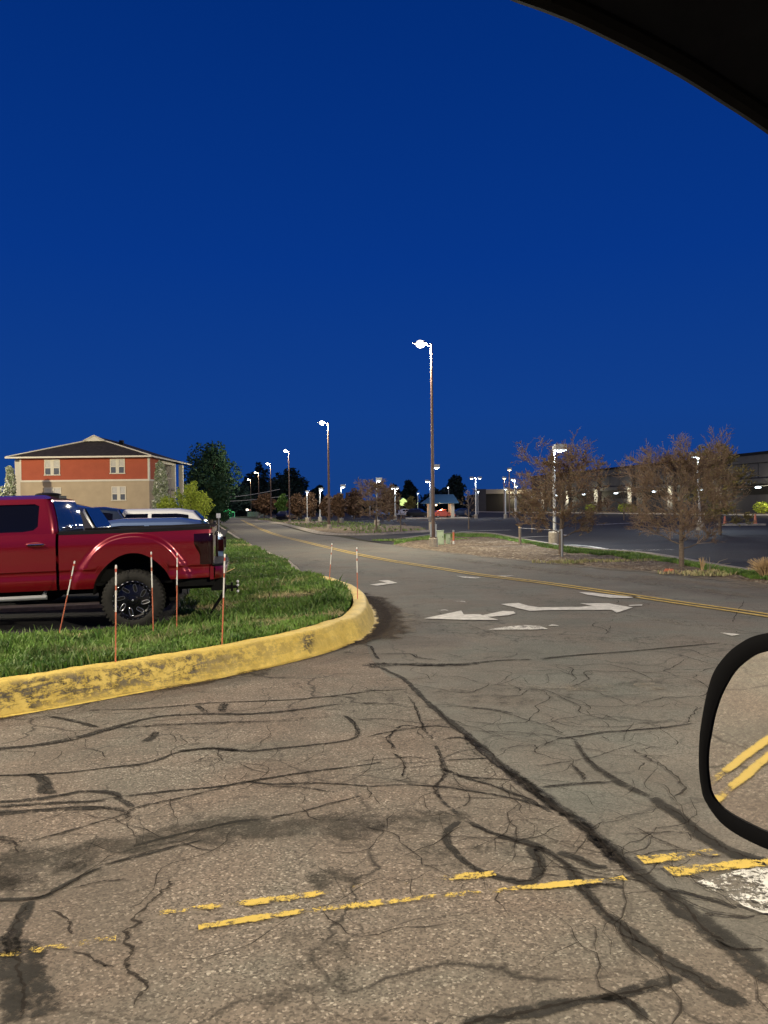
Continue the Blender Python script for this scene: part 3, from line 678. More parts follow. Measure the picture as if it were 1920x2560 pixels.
# wood chips and sand on the verge
mb = MB(); mb.at['w'] = []
ribbon(mb, P2([(1181, 1390), (1301, 1401), (1400, 1411), (1500, 1421), (1666, 1434), (1800, 1449), (1920, 1466), (2100, 1490)]), .5, .9, 0.016, .78, 0.5, 8, True, None, 3)
ribbon(mb, P2([(981, 1364), (1030, 1370), (1072, 1376), (1181, 1390)]), .4, .5, 0.016, .7, 0.5, 8, True, None, 3)
tag(mb.build('verge_sand', M['dust']), kind='structure')

# ---------------------------------------------------------------- grass blades
def blades(name, pts, label=None):
    """pts: (x, y, z, h, w, dry)"""
    mb = MB(); V = mb.v; Fc = mb.f; D = []
    rnd = random.Random(3)
    for x, y, z, h, wd, dry in pts:
        a = rnd.uniform(0, 6.283); ca, sa = math.cos(a)*wd, math.sin(a)*wd
        lx, ly = rnd.uniform(-.55, .55)*h, rnd.uniform(-.55, .55)*h
        o = len(V)
        V += [(x-ca, y-sa, z), (x+ca, y+sa, z), (x+ca*.7+lx*.4, y+sa*.7+ly*.4, z+h*.6), (x-ca*.7+lx*.4, y-sa*.7+ly*.4, z+h*.6), (x+lx, y+ly, z+h*(1-.3*rnd.random()))]
        Fc += [(o, o+1, o+2, o+3), (o+3, o+2, o+4)]; D += [dry]*5
    mb.mi = [0]*len(Fc); mb.at['dry'] = D
    return tag(mb.build(name, M['blade']), label, None, None, 'stuff')
rnd = random.Random(11); pts = []
ix = [p[0] for p in isl]; iy = [p[1] for p in isl]
def dryness(x, y):
    d = 0.75*sstep(0.20, 0.45, noise.noise(Vector((x*0.9, y*1.6, 7))))
    for qx, qy, s_ in dryspots: d = max(d, 1.0-((x-qx)**2+((y-qy)*1.3)**2)/s_**2)
    return min(1, max(0, d + (rnd.random()-.5)*.3))
dryspots = [(G(720, 1490, .2).x, G(720, 1490, .2).y, .8), (G(690, 1460, .2).x, G(690, 1460, .2).y, .7), (G(640, 1566, .25).x, G(640, 1566, .25).y, .35), (G(590, 1440, .2).x, G(590, 1440, .2).y, .5), (G(600, 1365, .15).x, G(600, 1365, .15).y, 1.5), (G(440, 1535, .2).x, G(440, 1535, .2).y, .3), (G(700, 1560, .2).x, G(700, 1560, .2).y, .3), (G(190, 1585, .2).x, G(190, 1585, .2).y, .25)]
cnt = 0
while cnt < 120000:
    y = 4.0 + (rnd.random()**1.7)*36; x = rnd.uniform(-14, 0.5)
    if x < -0.58*y-0.6: continue
    if not inside(x, y, isl): continue
    cnt += 1
    hd = kdist(x, y) if y < 14 else 3
    h = rnd.uniform(.04, .10)*(1+.7*noise.noise(Vector((x*1.1, y*1.1, 2)))) 
    if noise.noise(Vector((x*0.7, y*0.7, 12))) > .05: h *= 1.5
    if rnd.random() < .06: h *= 1.7
    dr_ = dryness(x, y)
    if dr_ > .5: h *= .55
    wd = .0035 + .0007*y
    pts.append((x, y, island_z(x, y)-.01, h, wd, dr_))
blades('lawn_grass', pts)
# grass strip behind the gravel bed + tufts
pts = []
def bb_at(px):
    for (xa, ya), (xb, yb) in zip(bed_back, bed_back[1:]):
        if xa <= px <= xb: return ya+(yb-ya)*(px-xa)/(xb-xa)
    return bed_back[-1][1]
for i in range(30000):
    px = 985+rnd.random()**.8*1100; dep_ = (9+5*sstep(1250, 1500, px))*(0.75+.5*noise.noise(Vector((px*.02, 1, 4))))
    g_ = G(px, bb_at(px)+.8+rnd.random()*dep_, .05)
    if not inside(g_.x, g_.y, strip): continue
    pts.append((g_.x, g_.y, bed_z(g_.x, g_.y)-.01, rnd.uniform(.06, .13), .004+.0009*g_.y*0.6, 0.10*rnd.random()))
for (px, py, r_, n_, dr_) in [(1500, 1408, 1.3, 600, .6), (1780, 1436, .9, 260, .8), (1050, 1352, 1.6, 1500, .1), (1850, 1440, .9, 400, .6)]:
    c_ = G(px, py)
    for i in range(n_): 
        a = rnd.uniform(0, 6.28); rr = r_*math.sqrt(rnd.random()); pts.append((c_.x+rr*1.6*math.cos(a), c_.y+rr*.35*math.sin(a), .03, rnd.uniform(.06, .14), .02, min(1, dr_+rnd.uniform(-.3, .3))))
for i in range(9000):      # second bed
    x = rnd.uniform(min(p[0] for p in b2), max(p[0] for p in b2)); y = rnd.uniform(min(p[1] for p in b2), max(p[1] for p in b2))
    if inside(x, y, b2) and noise.noise(Vector((x*.15, y*.15, 5))) > -.1: pts.append((x, y, .07, rnd.uniform(.08, .2), .05, .15))
blades('verge_grass', pts)

# ================================================================== pickup truck
def wheel(parent, x, y, side, r=0.445, wid=0.30, fancy=True, rimr=0.285, z0=None, rimmat=None):
    z0 = r if z0 is None else z0
    mb = MB(); ax = (0, side, 0); h = wid/2
    c = (x, y, z0)
    if fancy:
        # rim: lip, barrel, dished face
        mb.lathe([(rimr+.012, h-.035), (rimr+.005, h-.005), (rimr-.012, h-.004), (rimr-.020, h-.02), (rimr-.030, h-.035)], c, ax, 56, 0)
        mb.lathe([(rimr-.030, h-.035), (rimr-.05, h-.05), (.18, h-.035), (.10, h-.022), (.075, h-.02), (.07, h+.004), (.045, h+.010), (.0, h+.010)], c, ax, 56, 1)
        A = Vector(ax); e1 = Vector((1, 0, 0)); e2 = Vector((0, 0, 1)); cc = Vector(c)
        for k in range(8):            # eight slanted slots with a bright milled edge
            an = 2*math.pi*k/8+0.18; ctr = e1*math.cos(an)*.178 + e2*math.sin(an)*.178
            t_ = an - 0.42; u = e1*math.cos(t_)+e2*math.sin(t_); v = A.cross(u)
            loop = []
            for j in range(20):
                q = 2*math.pi*j/20; sx_ = math.cos(q); cy_ = math.sin(q)
                loop.append(cc + ctr + u*(.058*(abs(sx_)**.6)*(1 if sx_ > 0 else -1)) + v*(.024*(abs(cy_)**.7)*(1 if cy_ > 0 else -1)) + A*(h-.026))
            mb.tube(loop+[loop[0]], .0045, 5, 2, False)
            mb.add([p+A*.001 for p in loop], [tuple(range(20))], 3)
        for k in range(24):           # beadlock bolts
            an = 2*math.pi*k/24; p = cc+(e1*math.cos(an)+e2*math.sin(an))*(rimr-.004)+A*(h+.001)
            tt = -e1*math.sin(an)+e2*math.cos(an)
            mb.tube([p-tt*.011, p+tt*.011], .005, 5, 2)
        for k in range(24):
            an = 2*math.pi*(k+.5)/24; p = cc+(e1*math.cos(an)+e2*math.sin(an))*(rimr-.045)+A*(h-.042)
            tt = -e1*math.sin(an)+e2*math.cos(an); mb.tube([p-tt*.010, p+tt*.010], .004, 5, 2)
        mb.ellipsoid((x, y+side*(h+.010), z0), (.016, .006, .016), 8, 6, 2)
        # back of wheel
        mb.lathe([(0, -h+.06), (rimr-.02, -h+.05), (rimr+.01, -h+.01)], c, ax, 32, 1)
        wo_ = mb.build('wheel', [M['gblack'], M['gblack'], M['milled'], M['under']], parent, True)
    else:
        mb.lathe([(0, h-.02), (.06, h-.02), (.09, h-.04), (rimr*.8, h-.05), (rimr*.92, h-.01), (rimr, h-.01)], c, ax, 20, 0)
        wo_ = mb.build('wheel', [rimmat or M['fixture']], parent, True)
    tb = MB()
    k = r-rimr
    pr = [(rimr-.005, h-.02), (rimr+.01, h-.004), (rimr+.03, h+.004), (rimr+k*.45, h+.010), (rimr+k*.50, h+.008), (rimr+k*.78, h+.001), (rimr+k*.86, h-.006), (r-.012, h-.02), (r, h-.045)]
    tb.lathe(pr + [(a_, -b_) for a_, b_ in reversed(pr)], c, ax, 56 if fancy else 24, 0)
    if fancy:                          # tread lugs on the shoulders
        for j in range(44):
            an = 2*math.pi*j/44; d0 = Vector((math.cos(an), 0, math.sin(an))); d1 = Vector((-math.sin(an), 0, math.cos(an)))
            for s_ in (1, -1):
                P_ = []
                for rr in (r-.04, r+.006):
                    for yy in (h-.055, h-.004 if rr > r-.01 else h+.003):
                        for tt in (-.013, .013): P_.append(Vector(c)+d0*rr+d1*tt+Vector((0, side*yy*s_, 0)))
                tb.add(P_, [(0, 1, 3, 2), (4, 6, 7, 5), (0, 4, 5, 1), (2, 3, 7, 6), (0, 2, 6, 4), (1, 5, 7, 3)])
    tb.build('tyre', M['tyre'], wo_, True, angle=30)
    return wo_

def red_truck(loc, rz):
    root = empty('pickup_truck', loc, rz, 'ruby red lifted crew cab pickup truck with black wheels backed over the lawn edge', 'pickup truck')
    WB = 4.06; AZ = .535; AR = .575; RK = .020
    def rk(x, y, z): return (x, y, z - RK*x + .085*sstep(.95, 1.30, z))
    def sy(x, z):
        y = 1.0 - .004*(x/2)**2*0
        y += .012*math.exp(-((z-1.20)/.12)**2) - .055*max(0, (z-1.26)/.25)**1.5 - .07*max(0, (.80-z)/.25)**1.6
        y -= .016*sstep(.93, .90, z) - .010*sstep(.88, .70, z)
        for xw in (0, WB):
            r_ = math.hypot((x-xw)*.93, z-AZ); y += .050*sstep(.83, .76, r_)*sstep(.2, .5, z)
        y -= .05*sstep(4.6, 5.6, x) + .02*sstep(-.9, -1.15, x)
        return y
    def bot(x):
        b_ = .73 if x < -.3 else .64
        if x > 4.5: b_ = .62
        for xw in (0, WB):
            q = abs(x-xw)
            if q < AR-.005: b_ = max(b_ if q > .5 else 0, AZ+math.sqrt(AR*AR-q*q))
        return b_
    def columns(x0, x1):
        xs = [x0]
        while xs[-1] < x1-.001:
            x = xs[-1]; st = .08
            for xw in (0, WB):
                q = abs(abs(x+.01-xw)-AR)
                if abs(x-xw) < AR+.3: st = min(st, .035)
                if q < .06: st = .01
            xs.append(min(x1, x+st))
        return xs
    def side_mesh(mb, x0, x1, topf, s, nz=44, mi=0):
        rows = []
        for x in columns(x0, x1):
            b_ = bot(x); t_ = topf(x)
            rows.append([rk(x, s*sy(x, b_+(t_-b_)*k/nz), b_+(t_-b_)*k/nz) for k in range(nz+1)])
        mb.grid(rows, mi, s < 0)
        # inward return along the bottom edge
        rows = [[rk(x, s*sy(x, bot(x)), bot(x)), rk(x, s*(sy(x, bot(x))-.05), bot(x)+.005)] for x in columns(x0, x1)]
        mb.grid(rows, mi, s > 0)
    bt = lambda x: 1.375+.012*sstep(0, -1.2, x)
    # ---- bed
    mb = MB()
    for s in (1, -1): side_mesh(mb, -1.11, 1.045, bt, s)
    mb.box(-1.08, 1.04, -.84, .84, 1.12, 1.15, 0, rk)
    mb.box(1.0, 1.045, -.96, .96, .70, 1.39, 0, rk)
    for s in (1, -1): mb.box(-1.10, 1.02, s*.84 if s > 0 else -.86, .86*s if s > 0 else -.84, 1.12, 1.37, 0, rk)
    bed = mb.build('bed', M['red'], root, True, angle=28)
    for s in (1, -1):
        mb = MB(); rows = []
        for i in range(30):
            x = -1.125 + (1.04+1.125)*i/29; z = bt(x); y = sy(x, z)
            rows.append([rk(x, s*(y+.006), z-.012), rk(x, s*(y+.006), z+.030), rk(x, s*(y-.02), z+.045), rk(x, s*(y-.13), z+.045), rk(x, s*(y-.14), z-.03)])
        mb.grid(rows, 0, s < 0)
        mb.add([rows[0][k] for k in range(5)], [(0, 1, 2, 3, 4)])
        mb.build('bed_rail_cap', M['blackplastic'], bed, True, angle=30)
    mb = MB()     # tailgate
    rows = []
    for i in range(25):
        y = -.82+1.64*i/24; rr = []
        for z in (.86, .88, .98, 1.0, 1.2, 1.24, 1.33, 1.38, 1.40, 1.40):
            x = -1.135 - .02*sstep(.9, .98, z) - .018*sstep(1.22, 1.30, z) + .02*(y/.82)**4
            if len(rr) == 9: x = -1.08
            rr.append(rk(x, y, z))
        rows.append(rr)
    mb.grid(rows, 0)
    tg = mb.build('tailgate', M['red'], root, True, angle=35)
    mb = MB(); mb.box(-1.178, -1.155, -.12, .12, 1.26, 1.31, 0, rk); mb.build('tailgate_handle', M['blackplastic'], tg)
    # body behind the tail lamps (corner)
    for s in (1, -1):
        mb = MB(); rows = []
        for k in range(15):
            z = .74+(1.37-.74)*k/14; y = sy(-1.11, z)
            rows.append([rk(-1.11, s*y, z), rk(-1.14, s*(y-.012), z), rk(-1.152, s*(y-.045), z), rk(-1.152, s*.83, z)])
        mb.grid(rows, 0, s > 0)
        mb.build('rear_corner_panel', M['red'], root, True)
    for s in (1, -1):   # tail lamps wrapping round the corner
        mb = MB(); rows = []; nz = 16
        for k in range(nz+1):
            z = .93+(1.315-.93)*k/nz; lx = -.885 - .085*sstep(1.20, 1.04, z)
            ed = .003+.003*math.sin(math.pi*k/nz)**.4
            row = [rk(lx, s*(sy(lx, z)-.002), z), rk(lx-.012, s*(sy(lx, z)+ed), z)]
            for x in (-1.0, -1.05, -1.09, -1.12): row.append(rk(min(x, lx-.02), s*(sy(x, z)+ed+.004), z))
            y0 = sy(-1.12, z); row += [rk(-1.152, s*(y0-.006), z), rk(-1.17, s*(y0-.05), z), rk(-1.172, s*(.83), z), rk(-1.150, s*.828, z)]
            rows.append(row)
        mb.grid(rows, 0, s > 0); mb.build('tail_light', M['lens'], root, True, angle=50)
    # bumper
    mb = MB(); rows = []
    for i in range(33):
        u = -1+2*i/32; y = u*1.0; cx = -1.36 + .17*abs(u)**6
        if abs(u) > .94: y = math.copysign(.975+.03*math.sin((abs(u)-.94)/.06*1.57), u)
        rr = []
        for z, dx in ((.70, .03), (.73, 0), (.86, -.01), (.895, .01)): rr.append(rk(cx+dx, y, z))
        rows.append(rr)
    mb.grid(rows, 0)
    for s in (1, -1):
        mb.grid([[rk(-1.17, s*1.002, z), rk(-1.12, s*.997, z)] for z in (.70, .73, .86, .895)], 0, s < 0)
        mb.grid([[rk(-1.345+.17, s*1.004, z), rk(-1.17, s*1.002, z)] for z in (.70, .73, .86, .895)], 0, s < 0)
    bp = mb.build('rear_bumper', M['red'], root, True, angle=35)
    mb = MB(); rows = []
    for i in range(33):
        u = -1+2*i/32; cx = -1.365 + .17*abs(u)**6; y = u*1.0
        rows.append([rk(cx, y, .893), rk(cx+.005, y, .925), rk(cx+.02, y, .93), rk(-1.13, y, .93), rk(-1.13, y, .80)])
    mb.grid(rows, 0); mb.build('step_pad', M['blackplastic'], bp, True, angle=30)
    # ---- cab lower body with doors
    ct = lambda x: 1.40 - .25*0
    def hoodt(x): return 1.385 - .03*sstep(3.4, 5.3, x) - .10*sstep(5.2, 5.45, x)
    mb = MB()
    for s in (1, -1): side_mesh(mb, 1.085, 5.40, hoodt, s)
    # hood and nose
    rows = []
    for i in range(26):
        x = 3.35+(5.45-3.35)*i/25; z0 = hoodt(min(x, 5.39)); row = []
        for j in range(17):
            u = -1+2*j/16; yy = sy(x, z0)*u
            row.append(rk(x, yy, z0 + .09*(1-abs(u)**3.5)*(1-.6*sstep(5.2, 5.45, x)) + .02*sstep(.55, .45, abs(u))))
        rows.append(row)
    mb.grid(rows, 0)
    rows = [[rk(5.40+.05*math.cos(u_*1.4), .95*u_, z) for u_ in [q/8 for q in range(-8, 9)]] for z in (.62, .9, 1.1, 1.29)]
    mb.grid(rows, 0)
    cabo = mb.build('cab_body', M['red'], root, True, angle=28)
    # upper cab: side frames with window openings, roof, rear wall
    def uy(z): return .965 - .145*((z-1.40)/.55)**1.3 if z > 1.40 else .965
    zr = 1.905
    def back(z): return 1.075 + .115*((z-1.40)/.5)**1.6 if z > 1.4 else 1.075      # back of cab leans forward to the roof
    outer = [(1.17, 1.38), (3.45, 1.38), (3.30, 1.50), (2.75, 1.86), (2.55, zr), (1.285, zr), (1.245, 1.80), (1.20, 1.6)]
    w1 = [(1.34, 1.50), (1.40, 1.445), (1.55, 1.425), (2.13, 1.425), (2.13, 1.83), (1.40, 1.83), (1.335, 1.80)]
    w2 = [(2.23, 1.42), (3.22, 1.42), (3.10, 1.52), (2.66, 1.80), (2.55, 1.83), (2.23, 1.83)]
    def dens(l):
        o_ = []
        for i, p in enumerate(l):
            q = l[(i+1) % len(l)]; n_ = max(1, int(math.hypot(q[0]-p[0], q[1]-p[1])/.08))
            for k in range(n_): o_.append((p[0]+(q[0]-p[0])*k/n_, p[1]+(q[1]-p[1])*k/n_))
        return o_
    mb = MB(); O_, A_, B_ = dens(outer), dens(w1), dens(w2)
    tri = tessellate_polygon([[Vector((a, b, 0)) for a, b in l] for l in (O_, A_, B_)])
    allp = O_+A_+B_
    for s in (1, -1):
        mb.add([rk(x, s*(uy(z)), z) for x, z in allp], [tuple(t_) if s < 0 else tuple(reversed(t_)) for t_ in tri])
        for l in (A_, B_): # reveals
            mb.grid([[rk(x, s*uy(z), z), rk(x, s*(uy(z)-.03), z)] for x, z in l+[l[0]]], 0)
        # rounded corner to the back
        rows = []
        for k in range(15):
            z = 1.38+(zr-1.38)*k/14; xb = back(z); xs_ = 1.17+(1.285-1.17)*max(0, (z-1.38)/(zr-1.38))**1.2 if z > 1.38 else 1.17; y = uy(z); r_ = .10
            row = []
            for j in range(9):
                an = math.pi/2*j/8; row.append(rk(xs_-(xs_-xb)*math.sin(an), s*(y-r_*(1-math.cos(an))), z))
            rows.append(row)
        mb.grid(rows, 0, s < 0)
    # shoulder ledge between lower body and glass
    for s in (1, -1):
        mb.grid([[rk(x, s*sy(x, 1.375), 1.376), rk(x, s*(.962), 1.386)] for x in [1.085+.12*i for i in range(20)]], 0, s < 0)
    rows = []     # rear wall
    for k in range(13):
        z = 1.30+(zr-1.30)*k/12; y = uy(z)-.10
        rows.append([rk(back(z)-.015*(1-(j/8-1)**2)*0, y*(j/8-1), z) for j in range(17)])
    mb.grid(rows, 0)
    rows = []     # roof
    for i in range(22):
        x = 1.17+(2.70-1.17)*i/21; row = []
        for j in range(21):
            u = -1+2*j/20; e_ = abs(u)
            row.append(rk(x, uy(zr)*u*(1.0), zr + .075*(1-e_**3)*sstep(0, .25, (x-1.17)+.02)*(1 if x < 2.4 else 1-.5*sstep(2.4, 2.7, x))))
        rows.append(row)
    mb.grid(rows, 0)
    # windscreen pillars
    upper = mb.build('cab_roof', M['red'], root, True, angle=40)
    def glass(name, pts, s, inset=.018):
        m_ = MB(); m_.add([rk(x, s*(uy(z)-inset), z) for x, z in dens(pts)], [tuple(t_) for t_ in tessellate_polygon([[Vector((a, b, 0)) for a, b in dens(pts)]])])
        return m_.build(name, M['glass'], upper)
    for s in (1, -1): glass('door_window', w1, s); glass('door_window', w2, s)
    mb = MB(); rows = []
    for k in range(13):
        z = 1.395+(1.865-1.395)*k/12; y = uy(z)-.085
        rows.append([rk(back(z)-.006-.028*math.cos(math.pi/2*(j/12-1)*.9), y*(j/12-1), z) for j in range(25)])
    mb.grid(rows, 0); mb.build('rear_window', M['rglass'], upper, True)
    mb = MB(); rows = []
    for k in range(9):
        u_ = k/8; z = 1.42+(1.90-1.42)*u_; x = 3.36-.72*u_
        rows.append([rk(x+.10*math.cos((j/8-1)*1.2), (uy(z)-.03)*(j/8-1), z) for j in range(17)])
    mb.grid(rows, 0); mb.build('windscreen', M['rglass'], upper, True)
    mb = MB()
    mb.ellipsoid(rk(1.42, 0, 1.985), (.20, .17, .035), 16, 8); mb.box(1.20, 1.33, -.25, .25, 1.92, 1.965, 0, rk)
    mb.build('brake_light', M['blackplastic'], upper, True)
    # door seams, handles, mirror, steps
    for s in (1, -1):
        for x in (2.19, 3.33):
            mb = MB(); mb.grid([[rk(x-.004, s*(sy(x, z)+.0015), z), rk(x+.004, s*(sy(x, z)+.0015), z)] for z in [.66+.02*k for k in range(37)]], 0)
            mb.build('door_seam', M['under'], cabo)
        for x in (1.36, 2.42):
            m_ = MB(); m_.ellipsoid(rk(x, s*(sy(x, 1.235)-.002), 1.235), (.14, .012, .045), 16, 8)
            cup = m_.build('handle_recess', M['red'], cabo, True)
            m_ = MB(); y_ = sy(x, 1.24)
            m_.tube([rk(x-.11, s*(y_+.004), 1.243), rk(x-.095, s*(y_+.03), 1.243), rk(x+.095, s*(y_+.03), 1.243), rk(x+.11, s*(y_+.004), 1.243)], .014, 8)
            m_.build('door_handle', M['chrome'], cabo, True)
        m_ = MB(); m_.tube([rk(1.22, s*.98, .545), rk(3.5, s*.98, .545)], .035, 10); m_.tube([rk(1.28, s*.96, .545), rk(1.28, s*.7, .66)], .025, 8); m_.tube([rk(3.3, s*.96, .545), rk(3.3, s*.7, .66)], .025, 8)
        m_.build('side_step', M['fixture'], root, True)
        m_ = MB(); m_.tube([rk(3.15, s*.93, 1.42), rk(3.18, s*1.12, 1.47)], .03, 8); m_.box(3.12, 3.26, min(s*1.08, s*1.30), max(s*1.08, s*1.30), 1.36, 1.70, 0, rk)
        m_.build('wing_mirror', M['blackplastic'], root, True)
        m_ = MB(); m_.grid([[rk(5.445, s*.55, z), rk(5.45, s*.8, z), rk(5.38, s*.955, z), rk(5.2, s*.985, z)] for z in (.98, 1.22)], 0); m_.build('headlight', M['milled'], root, True)
    mb = MB(); mb.box(5.455, 5.47, -.52, .52, .88, 1.26, 0, rk); mb.build('grille', M['blackplastic'], root)
    mb = MB(); mb.box(5.42, 5.58, -1.0, 1.0, .52, .80, 0, rk); mb.build('front_bumper', M['gblack'], root)
    # undercarriage, inner arches, axles
    mb = MB()
    for s in (1, -1): mb.box(-1.15, 5.2, s*.42-.05, s*.42+.05, .52, .68, 0, rk)
    mb.box(-1.0, 5.3, -.80, .80, .66, .70, 0, rk); mb.box(1.3, 3.0, -.35, .35, .42, .62, 0, rk)
    for xw in (0, WB): mb.tube([(xw, -.85, .445), (xw, .85, .445)], .055, 10); mb.ellipsoid((xw, 0, .445), (.2, .2, .17), 12, 8)
    mb.tube([(.3, .1, .5), (2.3, .05, .55)], .04, 8); mb.tube([(-.9, -.55, .52), (.9, -.5, .5), (2.6, -.45, .5)], .045, 8)
    for xw in (0, WB):
        for s in (1, -1):
            rows = []
            for k in range(17):
                an = math.pi*k/16; rows.append([rk(xw+(AR+.01)*math.cos(an), s*yy, AZ+(AR+.005)*math.sin(an)) for yy in (.95, .5)])
            mb.grid(rows, 0); mb.grid([[rk(xw+(AR+.01)*math.cos(math.pi*k/16), s*.5, AZ+(AR)*math.sin(math.pi*k/16)), rk(xw+(AR)*math.cos(math.pi*k/16), s*.5, .35)] for k in range(17)], 0)
    mb.box(-1.30, -1.12, -.75, .75, .50, .74, 0, rk); mb.box(-1.18, -.62, -.9, .9, .60, .74, 0, rk)
    mb.build('chassis', M['under'], root, False)
    mb = MB()      # hitch with three white balls
    mb.box(-1.42, -1.28, -.04, .04, .47, .53); mb.tube([(-1.42, 0, .50), (-1.505, 0, .50)], .025, 8); mb.box(-1.44, -1.40, -.04, .04, .43, .57)
    mb.tube([(-1.505, 0, .42), (-1.505, 0, .58)], .012, 8)
    hb = mb.build('tow_hitch', M['under'], root, True)
    for z in (.585, .525, .425):
        m_ = MB(); m_.ellipsoid((-1.515, 0, z), (.024, .024, .024), 12, 8); m_.build('tow_ball', simple('white_ball', (.85, .85, .85), .2, 0, .5, 0) if 'white_ball' not in bpy.data.materials else bpy.data.materials['white_ball'], hb, True)
    for s in (1, -1):
        m_ = MB(); m_.add([rk(-.60, s*.78, .74), rk(-.60, s*1.02, .74), rk(-.645, s*1.02, .30), rk(-.645, s*.78, .30), rk(-.615, s*.78, .74), rk(-.615, s*1.02, .74), rk(-.66, s*1.02, .30), rk(-.66, s*.78, .30)], [(0, 1, 2, 3), (4, 7, 6, 5), (0, 3, 7, 4), (1, 5, 6, 2), (2, 6, 7, 3)])
        m_.build('mud_flap', M['blackplastic'], root)
    m_ = MB(); m_.tube([rk(-1.30, .55, .66), rk(-1.33, .5, .50), rk(-1.26, .5, .36), rk(-1.16, .5, .22), rk(-1.08, .5, .08)], [.02, .03, .03, .025, .012], 6); m_.build('tow_strap', M['under'], root, True)
    for xw in (0, WB):
        for s in (1, -1): wheel(root, xw, s*.915, s)
    for ch in root.children_recursive:
        if ch.type == 'MESH': ch.data.validate()
    return root
TR = G(332, 1500, 0.595); 
wc = H(332, 1499, 10.6); TS = .93
THETA = R(10)
# the rear wheel's outer face is at local (0, 1.07); forward (+x) points to the left of the picture
truck_rz = math.pi + THETA
ca, sa = math.cos(truck_rz), math.sin(truck_rz)
off = Vector((-sa*1.065, ca*1.065, 0))*TS
red_truck((wc.x-off.x, wc.y-off.y, 0.14), truck_rz).scale = (TS, TS, TS)

